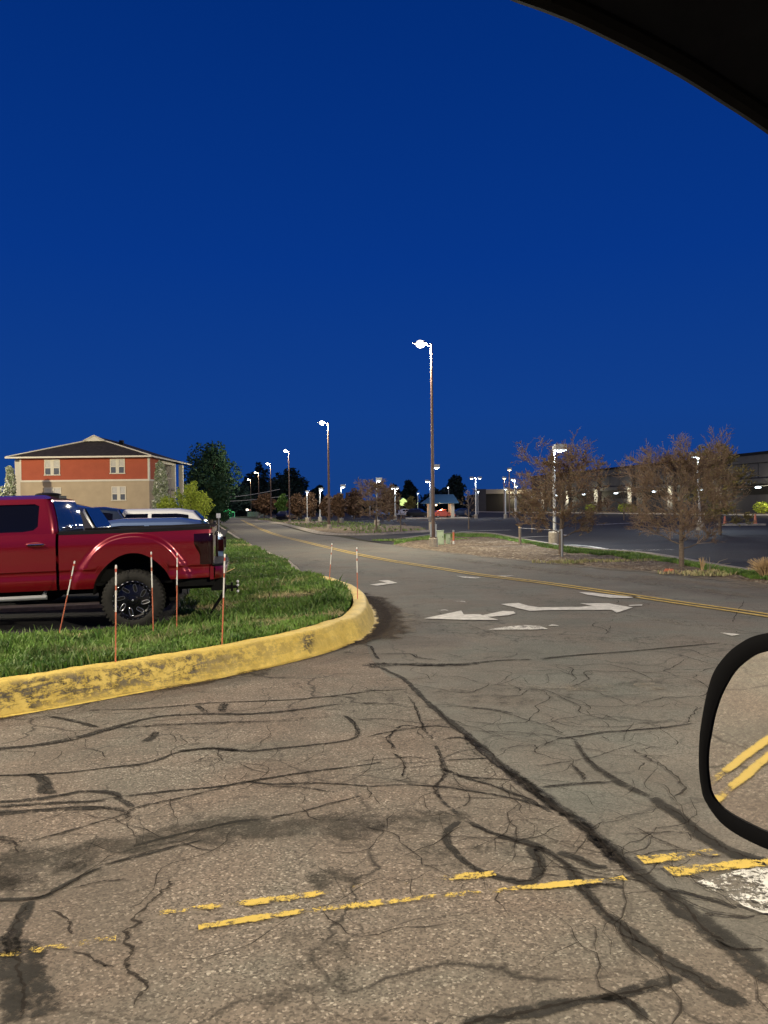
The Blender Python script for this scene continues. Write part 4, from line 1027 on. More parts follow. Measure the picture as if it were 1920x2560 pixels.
# ================================================================== other vehicles
def car(name, label, cat, loc, rz, L, W, Hh, belt, paintm, kind='suv', group=None, tail=True, detail=True):
    """front at +x; origin under the middle"""
    root = empty(name, loc, rz, label, cat, group)
    hl = L/2; hw = W/2; zb = .22*Hh/1.5
    if kind == 'suv':   st = [(-hl, .72, .72), (-hl+.06, belt, belt), (-hl+.18, belt, belt+.1), (-hl+.50, belt, Hh-.06), (-hl+.9, belt, Hh), (-.2*L/4.5, belt, Hh), (.25*L/4.5, belt, Hh-.05), (hl-1.75, belt, belt+.12), (hl-1.55, belt, belt+.02), (hl-.3, belt-.12, belt-.12), (hl-.05, belt-.25, belt-.25), (hl, .55, .55)]
    elif kind == 'sedan': st = [(-hl, .65, .65), (-hl+.05, belt, belt), (-hl+.55, belt+.02, belt+.04), (-hl+1.3, belt, Hh-.07), (-hl+1.8, belt, Hh), (-.1, belt, Hh), (.4, belt, Hh-.06), (hl-1.35, belt, belt+.06), (hl-1.2, belt-.03, belt-.01), (hl-.3, belt-.15, belt-.15), (hl-.05, belt-.28, belt-.28), (hl, .5, .5)]
    else:  # pickup: cab only, bed built apart
        st = [(-hl+1.62, belt, belt+.02), (-hl+1.66, belt, belt+.2), (-hl+1.86, belt, Hh-.06), (-hl+2.1, belt, Hh), (-hl+3.2, belt, Hh), (-hl+3.5, belt, Hh-.06), (hl-1.4, belt, belt+.08), (hl-1.25, belt-.02, belt), (hl-.25, belt-.08, belt-.08), (hl, .6, .6)]
    def sec(x, zbelt, zt):
        tp = min(1, max(0, (zt-zbelt)/(Hh-belt+1e-6))); hw_ = hw*(1-.10*max(0, (abs(x)-hl+.6)/.6)**2); rw = hw_*(1-.17*tp)
        half = [(hw_*.90, zb), (hw_, zb+.12), (hw_*1.0, zbelt*.75), (hw_*.985, zbelt), ((hw_*.985+rw)/2, (zbelt+zt)/2), (rw, max(zt-.06*tp, zbelt)), (rw-.10*tp-.02, zt), (rw*.5, zt+.02*tp), (0, zt+.03*tp)]
        return [(x, y, z) for y, z in half]+[(x, -y, z) for y, z in reversed(half[:-1])]
    def interp(x):
        for a, b in zip(st, st[1:]):
            if a[0] <= x <= b[0]:
                u = (x-a[0])/max(1e-6, b[0]-a[0]); return a[1]+(b[1]-a[1])*u, a[2]+(b[2]-a[2])*u
        return st[-1][1:]
    xs = []
    for a, b in zip(st, st[1:]):
        n_ = max(1, int((b[0]-a[0])/.2)); xs += [a[0]+(b[0]-a[0])*k/n_ for k in range(n_)]
    xs.append(st[-1][0])
    mb = MB(); rows = [sec(x, *interp(x)) for x in xs]; mb.grid(rows, 0, True)
    for rr, fl in ((rows[0], 1), (rows[-1], 0)): mb.add(rr, [tuple(range(len(rr))) if fl else tuple(reversed(range(len(rr))))])
    if kind == 'pickup':
        for s in (1, -1):
            y0, y1 = sorted((s*hw, s*(hw-.08))); mb.box(-hl, -hl+1.6, y0, y1, zb+.15, belt+.02)
        mb.box(-hl, -hl+.06, -hw+.08, hw-.08, zb+.2, belt+.02); mb.box(-hl+.06, -hl+1.6, -hw+.08, hw-.08, zb+.2, zb+.3)
    body = mb.build('body', paintm, root, True, angle=35)
    # side glass
    gl = [x for x in xs if interp(x)[1]-interp(x)[0] > (Hh-belt)*.62]
    if detail and len(gl) > 2:
        for s in (1, -1):
            g0, g1 = gl[0]+.12, gl[-1]-.05; mid = (g0+g1)/2
            for a_, b_ in ((g0, mid-.05), (mid+.05, g1)):
                rows = []
                for k in range(7):
                    x = a_+(b_-a_)*k/6; be, zt = interp(x); be += .04; sc_ = sec(x, *interp(x))
                    def yat(z):
                        q = sc_[3:7]
                        for m1, m2 in zip(q, q[1:]):
                            if m1[2] <= z <= m2[2]: return m1[1]+(m2[1]-m1[1])*(z-m1[2])/max(1e-6, m2[2]-m1[2])
                        return q[-1][1]
                    zt_ = zt-.12
                    rows.append([(x, s*(yat(z)+.008), z) for z in (be, (be+zt_)/2, zt_)])
                m_ = MB(); m_.grid(rows); m_.build('side_window', M['glass'], body, True)
        # rear glass
        i0 = xs.index(gl[0]); a_ = [x for x in xs if x <= gl[0]+.05 and interp(x)[1] > belt+.08][:]
        if a_:
            xa, xb_ = a_[0], gl[0]
            rows = []
            for k in range(4):
                x = xa+(xb_-xa)*k/3; be, zt = interp(x); wq = sec(x, be, zt)[6][1]*.9
                rows.append([(x-.015, wq*u_, zt+.02) for u_ in (-1, -.5, 0, .5, 1)])
            m_ = MB(); m_.grid(rows); m_.build('rear_window', M['rglass'], body, True)
    m_ = MB(); m_.box(-hl-.04, -hl+.12, -hw*.96, hw*.96, .35, .58); m_.build('bumper', M['blackplastic'], root)
    for s in (1, -1):
        y0, y1 = sorted((s*hw*.97, s*hw*.72)); m_ = MB(); m_.box(-hl-.015, -hl+.12, y0, y1, .75 if belt < 1.05 else .85, belt-.04); m_.build('tail_light', M['lens'], root)
        m_ = MB(); m_.box(hl-.10, hl+.01, y0, y1, .58, .70); m_.build('headlight', M['milled'], root)
    for x in (-hl+.95, hl-.95):
        for s in (1, -1): wheel(root, x, s*(hw-.12), s, r=.36, wid=.23, fancy=False, rimr=.23)
    return root
rowd = lambda d, along: Vector((-3.75-0.185*(d-11) - math.cos(THETA)*along, d - math.sin(THETA)*along, .15))
def rear_at(px, Y, L): # centre of a car whose rear end shows at px
    p = H(px, 1280, Y); return (p.x-math.cos(THETA)*L/2, p.y-math.sin(THETA)*L/2, .15)
car('pickup_truck', 'dark grey mid-size pickup truck parked just behind the red truck', 'pickup truck', rear_at(490, 14.4, 5.3), truck_rz, 5.3, 1.88, 1.74, 1.14, M['p_grey'], 'pickup')
car('sedan', 'silver blue car with a long curved roof parked behind the grey pickup', 'car', rear_at(560, 17.4, 4.7), truck_rz, 4.7, 1.82, 1.44, 1.04, M['p_blue'], 'suv')
car('suv', 'dark navy sport utility vehicle parked beyond the silver blue car', 'car', rear_at(352, 21.5, 4.6), truck_rz, 4.6, 1.86, 1.72, 1.10, M['p_navy'], 'suv')
car('van', 'white vehicle with dark side windows at the far end of the row', 'van', rear_at(531, 22.6, 5.0), truck_rz, 5.0, 1.95, 1.66, 1.16, M['p_white'], 'suv')

# ================================================================== snow stakes
def stake(top, base, kind_z, label, short=False):
    b = G(base[0], base[1], kind_z); t_ = H(top[0], top[1], b.y)
    root = empty('marker_stake', b, 0, label, 'marker stake', 'snow marker stakes round the lawn corner')
    d = t_-b; Ls = d.length
    r_ = .0075
    def seg(name, a, c, rr, mat):
        mb = MB(); mb.tube([d*a, d*c], rr, 8); return mb.build(name, mat, root, True)
    seg('rod', -.14, .985, r_, M['orange'])
    seg('white_band', .52, .74, r_*1.12, M['wband']); seg('white_band', .79, .925, r_*1.12, M['wband']); seg('red_band', .925, .965, r_*1.16, M['rband'])
    mb = MB(); mb.tube([d*.962, d*.99, d*1.0], [r_*1.3, r_*1.3, r_*.8], 8); mb.build('cap', M['wband'], root, True)
    return root
stake((187, 1402), (149, 1580), .22, 'leaning orange and white marker stake left of the truck wheel')
stake((290, 1412), (289, 1657), .27, 'orange and white marker stake in front of the black wheel, by the yellow kerb')
stake((378, 1379), (383, 1566), .27, 'orange and white marker stake across the right edge of the black wheel')
stake((443, 1382), (442, 1550), .29, 'orange and white marker stake between the wheel and the rear bumper')
stake((562, 1385), (555, 1612), .27, 'orange and white marker stake behind the rear bumper, beside the tow balls')
stake((830, 1358), (822, 1468), .17, 'thin faded marker stake at the start of the yellow kerb by the road')
stake((892, 1368), (894, 1500), .27, 'orange and white marker stake at the rounded tip of the yellow kerb')
p = H(566, 1430, G(555, 1612, .27).y)
mb = MB(); mb.tube([p, H(586, 1421, p.y)], .004, 5); tag(mb.build('dry_twig', M['straw']), 'thin pale dry twig sticking out beside the stake behind the bumper', 'twig')

# ================================================================== lamps
def point(parent, loc, power, col, size=0.12, spot=None):
    l = bpy.data.lights.new('lamp_light', 'SPOT' if spot else 'POINT'); l.energy = power; l.color = col; l.shadow_soft_size = size
    if spot: l.spot_size = R(spot); l.spot_blend = 0.6
    o = bpy.data.objects.new('lamp_light', l); C.objects.link(o); o.parent = parent; o.location = loc
    o.visible_glossy = True
    return o
WARM = (1.0, 0.89, 0.66); COOL = (0.78, 0.90, 1.0)
def street_lamp(base, Ht, dx, label, power, armdir=(-1, 0), pr=.07, col=WARM, group='street lamps along the main road'):
    root = empty('street_lamp', base, 0, label, 'street lamp', group)
    mb = MB(); mb.lathe([(0, .42), (.17, .42), (.19, .40), (.20, 0)], (0, 0, 0), (0, 0, 1), 8); mb.build('concrete_base', M['conc'], root)
    mb = MB(); mb.box(-.13, .13, -.13, .13, .42, .46); mb.tube([(0, 0, .44), (0, 0, Ht*.5), (0, 0, Ht-.02)], [pr*1.05, pr*.9, pr*.62], 10); mb.lathe([(0, Ht+.03), (pr*.5, Ht+.02), (pr*.64, Ht-.04)], (0, 0, 0), (0, 0, 1), 10)
    mb.build('pole', M['pole_br'], root, True)
    a = Vector((armdir[0], armdir[1], 0)).normalized(); hd = a*dx
    mb = MB(); mb.tube([Vector((0, 0, Ht-.08)), a*dx*.5+Vector((0, 0, Ht-.03)), hd*.8+Vector((0, 0, Ht))], .03, 8)
    arm = mb.build('arm', M['pole_br'], root, True)
    mb = MB(); rows = []
    for i in range(9):
        u = i/8; c_ = a*(dx-.28+.62*u)+Vector((0, 0, Ht+.02)); wd = .17*math.sin(math.pi*min(1, .12+.88*u)**.7+.05)+.03; sd_ = Vector((-a.y, a.x, 0))
        rows.append([c_+sd_*wd*math.cos(q*math.pi/6)+Vector((0, 0, .10*math.sin(q*math.pi/6)*(.4+.6*math.sin(math.pi*min(.95, u+.1))))) for q in range(7)])
    mb.grid(rows); hdm = mb.build('lamp_head', M['pole_br'], arm, True)
    mb = MB(); mb.ellipsoid(tuple(hd+Vector((0, 0, Ht+.0))), (.20, .20, .16), 14, 8)
    lens = mb.build('lamp_lens', M['lamp_warm'], hdm, True); lens.visible_shadow = True
    if power: point(root, hd+Vector((0, 0, Ht-.22)), power, col, .16)
    return root
SL = [((1085, 1371), 33.3, (1051, 862), 1077, 'nearest and tallest street lamp, on a square concrete base beside the green cabinets', 5200),
      ((823, 1325), 62, (806, 1058), 821, 'second nearest street lamp, brown pole rising in front of the reddish trees', 4200),
      ((724, 0), 92, (716, 1128), 724, 'third street lamp along the road, its pole against the round dark tree', 3500),
      ((678, 0), 119, (669, 1160), 676, 'fourth street lamp along the road, left of the round dark tree', 2500),
      ((648, 0), 147, (638, 1182), 646, 'fifth street lamp along the road, second from the far end', 2000),
      ((628, 0), 178, (620, 1199), 626, 'farthest and smallest street lamp in the row along the road', 2000)]
for (bx, by), Y, (hx, hy), tx, lab, pw in SL:
    top = H(tx, hy+3, Y); h_ = H(hx, hy, Y)
    street_lamp((H(bx if bx < 1084 else 1083, 1300, Y).x, Y, .03), h_.z, abs(h_.x-top.x)+.02, lab, pw, pr=.075 if Y < 40 else .10)
def lot_lamp(base_px, Y, top_y, heads, label, power=0, head='box', hw=.32, poler=.07, mat='lamp_cool', tx=None, base=True, pmat='pole_w', z0=-.006, col=COOL):
    b = H(base_px, 1280, Y); tz = H(tx or base_px, top_y, Y).z; hgt = tz-z0
    root = empty('car_park_lamp', (b.x, Y, z0), 0, label, 'car park lamp', 'lamp posts in the car parks')
    if base:
        mb = MB(); mb.lathe([(0, .62), (.24, .62), (.27, .58), (.27, 0)], (0, 0, 0), (0, 0, 1), 12); mb.build('concrete_base', M['conc'], root)
    mb = MB(); lean = (H(tx, top_y, Y).x-b.x) if tx else 0
    mb.tube([(0, 0, .55 if base else 0), (lean, 0, hgt-.05)], [poler, poler*.8], 8); mb.build('pole', M[pmat], root, True)
    for hx, hyo in heads:
        dx = hx*Y/F
        mb = MB(); s_ = 1 if dx > 0 else -1
        mb.tube([(lean, 0, hgt-.08), (lean+dx*.6, 0, hgt-.06)], .03, 6)
        x0, x1 = sorted((lean+dx-s_*hw*.9, lean+dx+s_*hw)); mb.box(x0, x1, -.22, .22, hgt-.30*hw/.32, hgt+.02)
        hd = mb.build('lamp_head', M['fixture'], root)
        mb = MB(); mb.ellipsoid((lean+dx, 0, hgt-.30*hw/.32), (hw*.85, .24, .10*hw/.32), 12, 6); mb.build('lamp_lens', M[mat], hd, True)
        if power: point(root, (lean+dx*1.0, -.02, hgt-.30*hw/.32-.14), power, col, .1)
    return root
L1 = G(1385, 1363)
lot_lamp(1386, L1.y, 1112, [(16, 0)], 'tall white lamp post with a single box head beside the left brown tree', 900, hw=.27, poler=.075, tx=1384)
lot_lamp(1750, 52, 1132, [(-9, 0), (9, 0)], 'white lamp post with two flat heads forming a T behind the large brown tree', 700, hw=.26, poler=.08, tx=1744)
LL = [(1190, 112, 1192, [(-10, 0), (10, 0)], 'white lamp post with twin heads left of the low brick building', 900, 'lamp_cool', .28),
      (1076, 96, 1200, [(-7, 0)], 'lamp post with a single left-hand head just left of the blue roofed shelter', 600, 'lamp_cool', .26),
      (1080, 60, 1162, [(12, 0)], 'lamp post hidden behind the nearest street lamp, its box head showing on the right', 600, 'lamp_cool', .26),
      (942, 72, 1195, [(6, 0)], 'lamp post with a pale box head above the fine-twigged brown tree', 700, 'lamp_cool', .30),
      (853, 86, 1212, [(5, 0)], 'white lamp post with a bright head right of the second street lamp', 600, 'lamp_cool', .28),
      (800, 100, 1220, [(3, 0)], 'bright white lamp post with a flat head left of the second street lamp', 600, 'lamp_cool', .28),
      (768, 96, 1227, [(0.6, 0)], 'lamp post with a small round white light before the round dark tree', 500, 'lamp_cool', .2),
      (988, 110, 1217, [(-6, 0), (6, 0)], 'lamp post with twin heads between two dark distant trees', 600, 'lamp_cool', .24),
      (880, 150, 1238, [(4, 0)], 'small faint lamp post far off, right of the reddish trees', 200, 'lamp_cool', .24),
      (925, 160, 1228, [(-.6, 0)], 'small distant lamp post showing through the brown tree crown', 200, 'lamp_cool', .22),
      (1045, 170, 1231, [(0.6, 0)], 'small distant lamp post in front of the dark fir shape', 200, 'lamp_cool', .26),
      (1122, 190, 1216, [(-1, 0)], 'thin white lamp post rising behind the blue shelter roof', 300, 'lamp_cool', .24),
      (1195, 170, 1226, [(1, 0)], 'short lamp post at the left end of the low brick building', 200, 'lamp_cool', .3),
      (1288, 120, 1196, [(-6, 0)], 'white lamp post with a left-hand head before the brick building, nearest the brown tree', 800, 'lamp_cool', .28),
      (1291, 150, 1212, [(1, 0)], 'small white lamp head peeking out left of the large brown tree', 300, 'lamp_cool', .3),
      (1264, 110, 1219, [(0.6, 0)], 'lower white globe lamp on a post before the brick building wall', 400, 'lamp_cool', .26)]
for bx, Y, ty, hd, lab, pw, mt, hw in LL:
    lot_lamp(bx, Y, ty, hd, lab, pw*.6, hw=hw, poler=.055 if Y < 100 else .11, mat=mt, base=Y < 115)
lot_lamp(1274, 118, 1170, [(0.5, 0)], 'tallest orange glowing lamp before the low brick building', 1400, hw=.34, poler=.10, mat='lamp_orange', base=False, pmat='pole_br', col=(1, .7, .4))
lot_lamp(1261, 118, 1192, [(0.5, 0)], 'second, lower orange-white lamp left of the tallest orange one', 1000, hw=.30, poler=.10, mat='lamp_orange', base=False, pmat='pole_br', col=(1, .7, .4))
# lamps of the hotel car park and the side drive that stand just outside the picture
street_lamp((-13.5, 4.5, .15), 8.6, .6, 'brown street lamp on the hotel side of the drive, out of the left edge', 9500, (1, 0), group='street lamps out of the picture')
street_lamp((9.5, -2.5, .05), 8.6, .6, 'brown street lamp behind the viewer on the drive corner', 11500, (-1, 0), group='street lamps out of the picture')
street_lamp((-19, 15.0, .15), 8.5, .6, 'brown street lamp in the hotel car park left of the parked vehicles', 9000, (1, 0), group='street lamps out of the picture')
street_lamp((-38, 56, .15), 9.0, .6, 'brown street lamp close before the red gable, out of the picture', 15000, (1, 0), group='street lamps out of the picture')

# ================================================================== hotel building
def hotel():
    Y0 = 75.0; s = Y0/F
    def X(px): return (px-960)*s
    def Z(py, px=236): return H(px, py, Y0).z
    xl, xr = X(52), X(374); ze = Z(1143); zb_ = Z(1202); dep = 13
    root = empty('hotel_building', ((xl+xr)/2, Y0, 0.0), 0, 'tan and terracotta gabled building with white trimmed windows behind the parked vehicles', 'building')
    ox = (xl+xr)/2
    def loc(x): return x-ox
    def bx(name, x0, x1, y0, y1, z0, z1, mat, parent=root):
        mb = MB(); mb.box(loc(x0), loc(x1), y0, y1, z0, z1); return mb.build(name, mat, parent)
    low = bx('lower_wall', xl, xr, 0, 3.6, 0, zb_, M['stucco_tan'])
    up = bx('upper_wall', xl, xr, 0, 3.6, zb_, ze-.02, M['stucco_red'])
    bx('rear_wall', xl+.01, xr-.9, 3.605, dep, 0, ze-.03, M['conc_d'])
    bx('trim_band', xl-.03, xr+.03, -.06, 3.59, zb_-.06, zb_+.12, M['trim'])
    bx('corner_board', xr-.12, xr+.04, -.05, .25, zb_+.12, ze-.03, M['trim'], up)
    bx('corner_board', xl-.04, xl+.12, -.05, .25, zb_+.12, ze-.03, M['trim'], up)
    # left wing
    bx('side_wing', xl-.9, xl-.005, .8, dep-1, 0, ze-.04, M['trim'])
    # roof: hip front with small vent gable
    el, er = (15-960)*(Y0-1)/F, (380-960)*(Y0-1)/F; ex = 1.0; apx = (236-960)*(Y0+2.1)/F; zt = H(236, 1089, Y0+2.1).z
    mb = MB(); ze2 = ze+.02; yf = -ex; yb = dep+ex
    A_ = (loc(el), yf, ze2); B_ = (loc(er), yf, ze2); C_ = (loc(er), yb, ze2); D_ = (loc(el), yb, ze2)
    gx0, gx1 = apx-.95, apx+.95; gz = zt-.50; gy = 3.2
    P_ = [A_, B_, C_, D_, (loc(gx0), gy-.6, gz), (loc(gx1), gy-.6, gz), (loc(apx), gy-.9, zt), (loc(apx), yb-3.5, zt)]
    mb.add(P_, [(0, 1, 5, 4), (1, 2, 7, 5), (5, 7, 6), (3, 0, 4, 7), (4, 6, 7), (2, 3, 7)])
    rf = mb.build('roof', M['shingle'], root)
    mb = MB(); mb.add([(loc(gx0), gy-.95, gz-.03), (loc(gx1), gy-.95, gz-.03), (loc(apx), gy-.95, zt-.05), (loc(gx0), gy-.5, gz-.03), (loc(gx1), gy-.5, gz-.03), (loc(apx), gy-.5, zt-.05)], [(0, 1, 2), (3, 5, 4), (0, 3, 4, 1)])
    mb.build('vent_gable', M['trim'], rf)
    for a, b in (((loc(gx0)-.1, gy-1.0, gz), (loc(apx), gy-1.0, zt+.02)), ((loc(apx), gy-1.0, zt+.02), (loc(gx1)+.1, gy-1.0, gz))):
        mb = MB(); mb.tube([a, b], .08, 4); mb.build('barge_board', M['trim'], rf)
    for a, b in ((P_[4], A_), (P_[5], B_)):
        mb = MB(); mb.tube([(a[0], a[1]-.05, a[2]+.02), (b[0], b[1], b[2]+.02)], .07, 4); mb.build('hip_trim', M['trim'], rf)
    for x_ in (apx+1.9, apx-2.6):
        mb = MB(); mb.box(loc(x_)-.2, loc(x_)+.2, 4.6, 5.0, ze+.4, zt+.12-abs(x_-apx)*.20); mb.build('roof_vent', M['blackplastic'], rf)
    bx('gutter', el, er, -ex-.10, -ex+.02, ze-.10, ze+.05, M['trim'])
    bx('soffit', el, er, -ex+.03, 0-.003, ze-.06, ze+.0, M['trim'])
    bx('side_gutter', er-.02, er+.10, -ex+.03, dep+ex, ze-.10, ze+.05, M['trim'])
    def window(px0, px1, py0, py1):
        x0, x1 = X(px0), X(px1); z1, z0 = Z(py0, px0), Z(py1, px0)
        mb = MB(); f = .09; yf_ = -.07
        mb.box(loc(x0), loc(x1), yf_, 0, z1-f, z1); mb.box(loc(x0)-.05, loc(x1)+.05, yf_-.03, 0, z0, z0+f)
        xm = (x0+x1)/2; zm = z0+(z1-z0)*.48
        for xa, xb_ in ((x0, x0+f), (x1-f, x1), (xm-.16, xm+.16)): mb.box(loc(xa), loc(xb_), yf_+.002, 0, z0+f, z1-f)
        for xa, xb_ in ((x0+f, xm-.16), (xm+.16, x1-f)): mb.box(loc(xa), loc(xb_), yf_+.004, 0, zm-.04, zm+.04)
        fr = mb.build('window', M['trim'], root)
        for xa, xb_ in ((x0+f, xm-.16), (xm+.16, x1-f)):
            mb = MB(); mb.box(loc(xa), loc(xb_), -.02, -.008, z0+f, zm-.04); mb.build('pane', M['pane'], fr)
            mb = MB(); mb.box(loc(xa), loc(xb_), -.02, -.008, zm+.04, z1-f); mb.build('pane', M['blind'], fr)
    window(113, 152, 1149, 1189); window(277, 314, 1147, 1185); window(280, 316, 1216, 1252); window(112, 154, 1219, 1255)
    # balcony side: stepped blocks and white columns receding on the right
    bx('side_board', xr-.35, xr+.03, 3.2, 3.62, 0, ze-.11, M['trim'])
    for yy in (4.6, 9.2, 12.4): bx('balcony_column', xr-.42, xr+.02, yy, yy+.44, 0, ze-.11, M['trim'])
    for k in range(3):
        zz = ze-.11-2.65*k
        if zz < .5: break
        bx('balcony_beam', xr-.88, xr-.02, 5.05, 9.19, zz-.30, zz, M['trim'] if k == 0 else M['conc_d'])
        bx('balcony_rail', xr-.14, xr-.08, 5.05, 9.19, zz-1.75, zz-1.70, M['trim'])
    return root
hotel()

# ================================================================== trees
def cloud_leaves(mb, c, r, n, size, rnd, mi=0, shell=.55, squash=1.0):
    for _ in range(n):
        while True:
            d = Vector((rnd.uniform(-1, 1), rnd.uniform(-1, 1), rnd.uniform(-1, 1)))
            if .01 < d.length <= 1: break
        d = d.normalized()*(shell+(1-shell)*rnd.random()) if rnd.random() < .7 else d
        p = Vector((c[0]+d.x*r[0], c[1]+d.y*r[1], c[2]+d.z*r[2]))
        s = size*rnd.uniform(.5, 1.4); a = Vector((rnd.gauss(0, 1), rnd.gauss(0, 1), rnd.gauss(0, .7))).normalized(); b = a.cross(Vector((rnd.gauss(0, 1), rnd.gauss(0, 1), rnd.gauss(0, 1)))).normalized()
        mb.add([p-a*s, p+b*s*.45, p+a*s, p-b*s*.45], [(0, 1, 2, 3)], mi)
def leafy_tree(px, Y, base_py, top_py, wpx, mat, label, cat='tree', n=3500, size=None, zbase=0.0, lobes=9, crown_lo=.18, seed=1, pointed=False, name='tree', group=None, depth=None, trunk=True):
    rnd = random.Random(seed); b = H(px, 1280, Y); ht = H(px, top_py, Y).z-zbase; wd = wpx*Y/F
    root = empty(name, (b.x, Y, zbase), 0, label, cat, group)
    if trunk:
        mb = MB(); tr = max(.06, ht*.022)
        mb.tube([(0, 0, -.05), (.02*ht, 0, ht*.25), (-.01*ht, 0, ht*.55)], [tr*1.3, tr, tr*.5], 8)
        for k in range(5):
            a = rnd.uniform(0, 6.28); h0 = ht*(.2+.08*k); mb.tube([(0, 0, h0), (math.cos(a)*wd*.15, math.sin(a)*wd*.15, h0+ht*.13), (math.cos(a)*wd*.32, math.sin(a)*wd*.32, h0+ht*.25)], [tr*.6, tr*.4, tr*.15], 5)
        mb.build('trunk', M['bark'], root, True)
    mb = MB(); size = size or max(.05, 1.7*Y/F*2.7)
    lo = ht*crown_lo; ch = ht-lo
    core = (wd*.36, wd*.36, ch*.40) if not pointed else (wd*.28, wd*.28, ch*.42)
    cloud_leaves(mb, (0, 0, lo+ch*.5), core, int(n*.4), size, rnd)
    for k in range(lobes):
        u = (k+.5)/lobes; zz = lo+ch*(.10+.80*u); prof_ = math.sin(math.pi*(.12+.80*u))**.7 if not pointed else (1-u)*.95+.08
        a = k*2.4+rnd.uniform(-.4, .4); rr = wd*.5*prof_; lr = (wd*.24*rnd.uniform(.7, 1.15)) if not pointed else wd*(.14+.24*(1-u))
        cloud_leaves(mb, (math.cos(a)*(rr-lr*.7), math.sin(a)*(rr-lr*.7), zz), (lr, lr, min(lr*1.0, ch*.22)), int(n*.6/lobes), size, rnd)
    mb.build('crown', mat, root)
    return root
leafy_tree(527, 96, 1290, 1106, 150, M['dkleaf'], 'tall dark round-headed tree right of the terracotta building', n=9000, seed=2, lobes=14, crown_lo=.06)
leafy_tree(545, 84, 1290, 1180, 78, M['dkleaf'], 'lower green tree leaning over the road below the tall dark tree', n=4500, seed=3, lobes=9, crown_lo=.03)
leafy_tree(403, 68, 1290, 1137, 62, M['blossom'], 'white blossoming tree at the right corner of the terracotta building', n=9000, seed=4, pointed=True, crown_lo=.02, size=.13)
leafy_tree(27, 70, 1290, 1148, 48, M['blossom'], 'narrow white blossoming tree at the left corner of the terracotta building', n=6500, seed=5, pointed=True, crown_lo=.02, size=.13)
leafy_tree(4, 66, 1290, 1208, 60, M['blossom'], 'low blossoming bush at the left edge of the picture', 'bush', n=2500, seed=6, crown_lo=.02, size=.10, name='bush')
# yellow-green shrub: upward fans of sprays
def spray_shrub(px, Y, top_py, wpx, mat, label, seed=8, sprays=40, n=190, zb0=.15):
    rnd = random.Random(seed); b = H(px, 1280, Y); ht = H(px, top_py, Y).z-zb0; wd = wpx*Y/F
    root = empty('shrub', (b.x, Y, zb0), 0, label, 'shrub')
    mb = MB(); lf = MB()
    for k in range(sprays):
        a = rnd.uniform(0, 6.28); out = rnd.random(); tip = Vector((math.cos(a)*wd*.5*out, math.sin(a)*wd*.5*out, ht*(1-.42*out**1.5)*rnd.uniform(.8, 1.02)))
        b0 = Vector((math.cos(a)*.1, math.sin(a)*.1, 0)); mid = b0.lerp(tip, .5)+Vector((0, 0, .05*ht))
        mb.tube([b0, mid, tip], [.04, .025, .008], 4)
        for _ in range(n):
            u = rnd.uniform(.2, 1.0)**.8; p = b0.lerp(mid, u*2) if u < .5 else mid.lerp(tip, u*2-1)
            sp_ = .16*wd*.25*(1.15-u); p = p+Vector((rnd.gauss(0, 1), rnd.gauss(0, 1), rnd.gauss(0, .8)))*(sp_+.06)
            s = .085*rnd.uniform(.6, 1.3); a_ = Vector((rnd.gauss(0, 1), rnd.gauss(0, 1), rnd.gauss(0, 1))).normalized(); b_ = a_.orthogonal().normalized()
            lf.add([p-a_*s, p+b_*s*.5, p+a_*s, p-b_*s*.5], [(0, 1, 2, 3)])
    mb.build('stems', M['bark'], root); lf.build('foliage', mat, root)
spray_shrub(478, 58, 1196, 112, M['yelleaf'], 'bright yellow-green spreading shrub behind the red truck bed')
spray_shrub(415, 60, 1240, 80, M['yelleaf'], 'lower yellow-green shrub under the white blossoming tree', seed=9, sprays=18)
# trees at the end of the road
leafy_tree(722, 210, 1290, 1172, 112, M['blackleaf'], 'round dark tree behind the third street lamp', n=6000, seed=10, lobes=12, crown_lo=.0)
leafy_tree(640, 230, 1290, 1185, 110, M['blackleaf'], 'dark tree behind the far street lamps', n=5000, seed=11, lobes=10, crown_lo=.0)
leafy_tree(650, 250, 1290, 1150, 50, M['blackleaf'], 'thin wispy tree top above the far street lamps', n=700, seed=12, lobes=8, crown_lo=.3)
leafy_tree(597, 190, 1290, 1212, 90, M['blackleaf'], 'dark tree closing the end of the road above the green tent', n=4500, seed=13, lobes=9, crown_lo=.0)
leafy_tree(795, 240, 1290, 1208, 40, M['blackleaf'], 'small dark pointed tree right of the round dark tree', n=2000, seed=14, lobes=6, crown_lo=.0)
leafy_tree(1024, 240, 1290, 1196, 46, M['blackleaf'], 'dark spiky distant tree left of the nearest street lamp', n=2500, seed=15, lobes=8, crown_lo=.0)
leafy_tree(985, 260, 1290, 1208, 40, M['blackleaf'], 'dim low distant tree behind the twin-headed lamp', n=1500, seed=16, lobes=7, crown_lo=.0)
leafy_tree(1137, 230, 1290, 1185, 62, M['blackleaf'], 'dark broad conifer behind the blue shelter roof', n=3500, seed=17, lobes=9, crown_lo=.0)
leafy_tree(1090, 260, 1290, 1222, 60, M['blackleaf'], 'low dark tree between the street lamp and the conifer', n=1500, seed=18, lobes=7, crown_lo=.0)
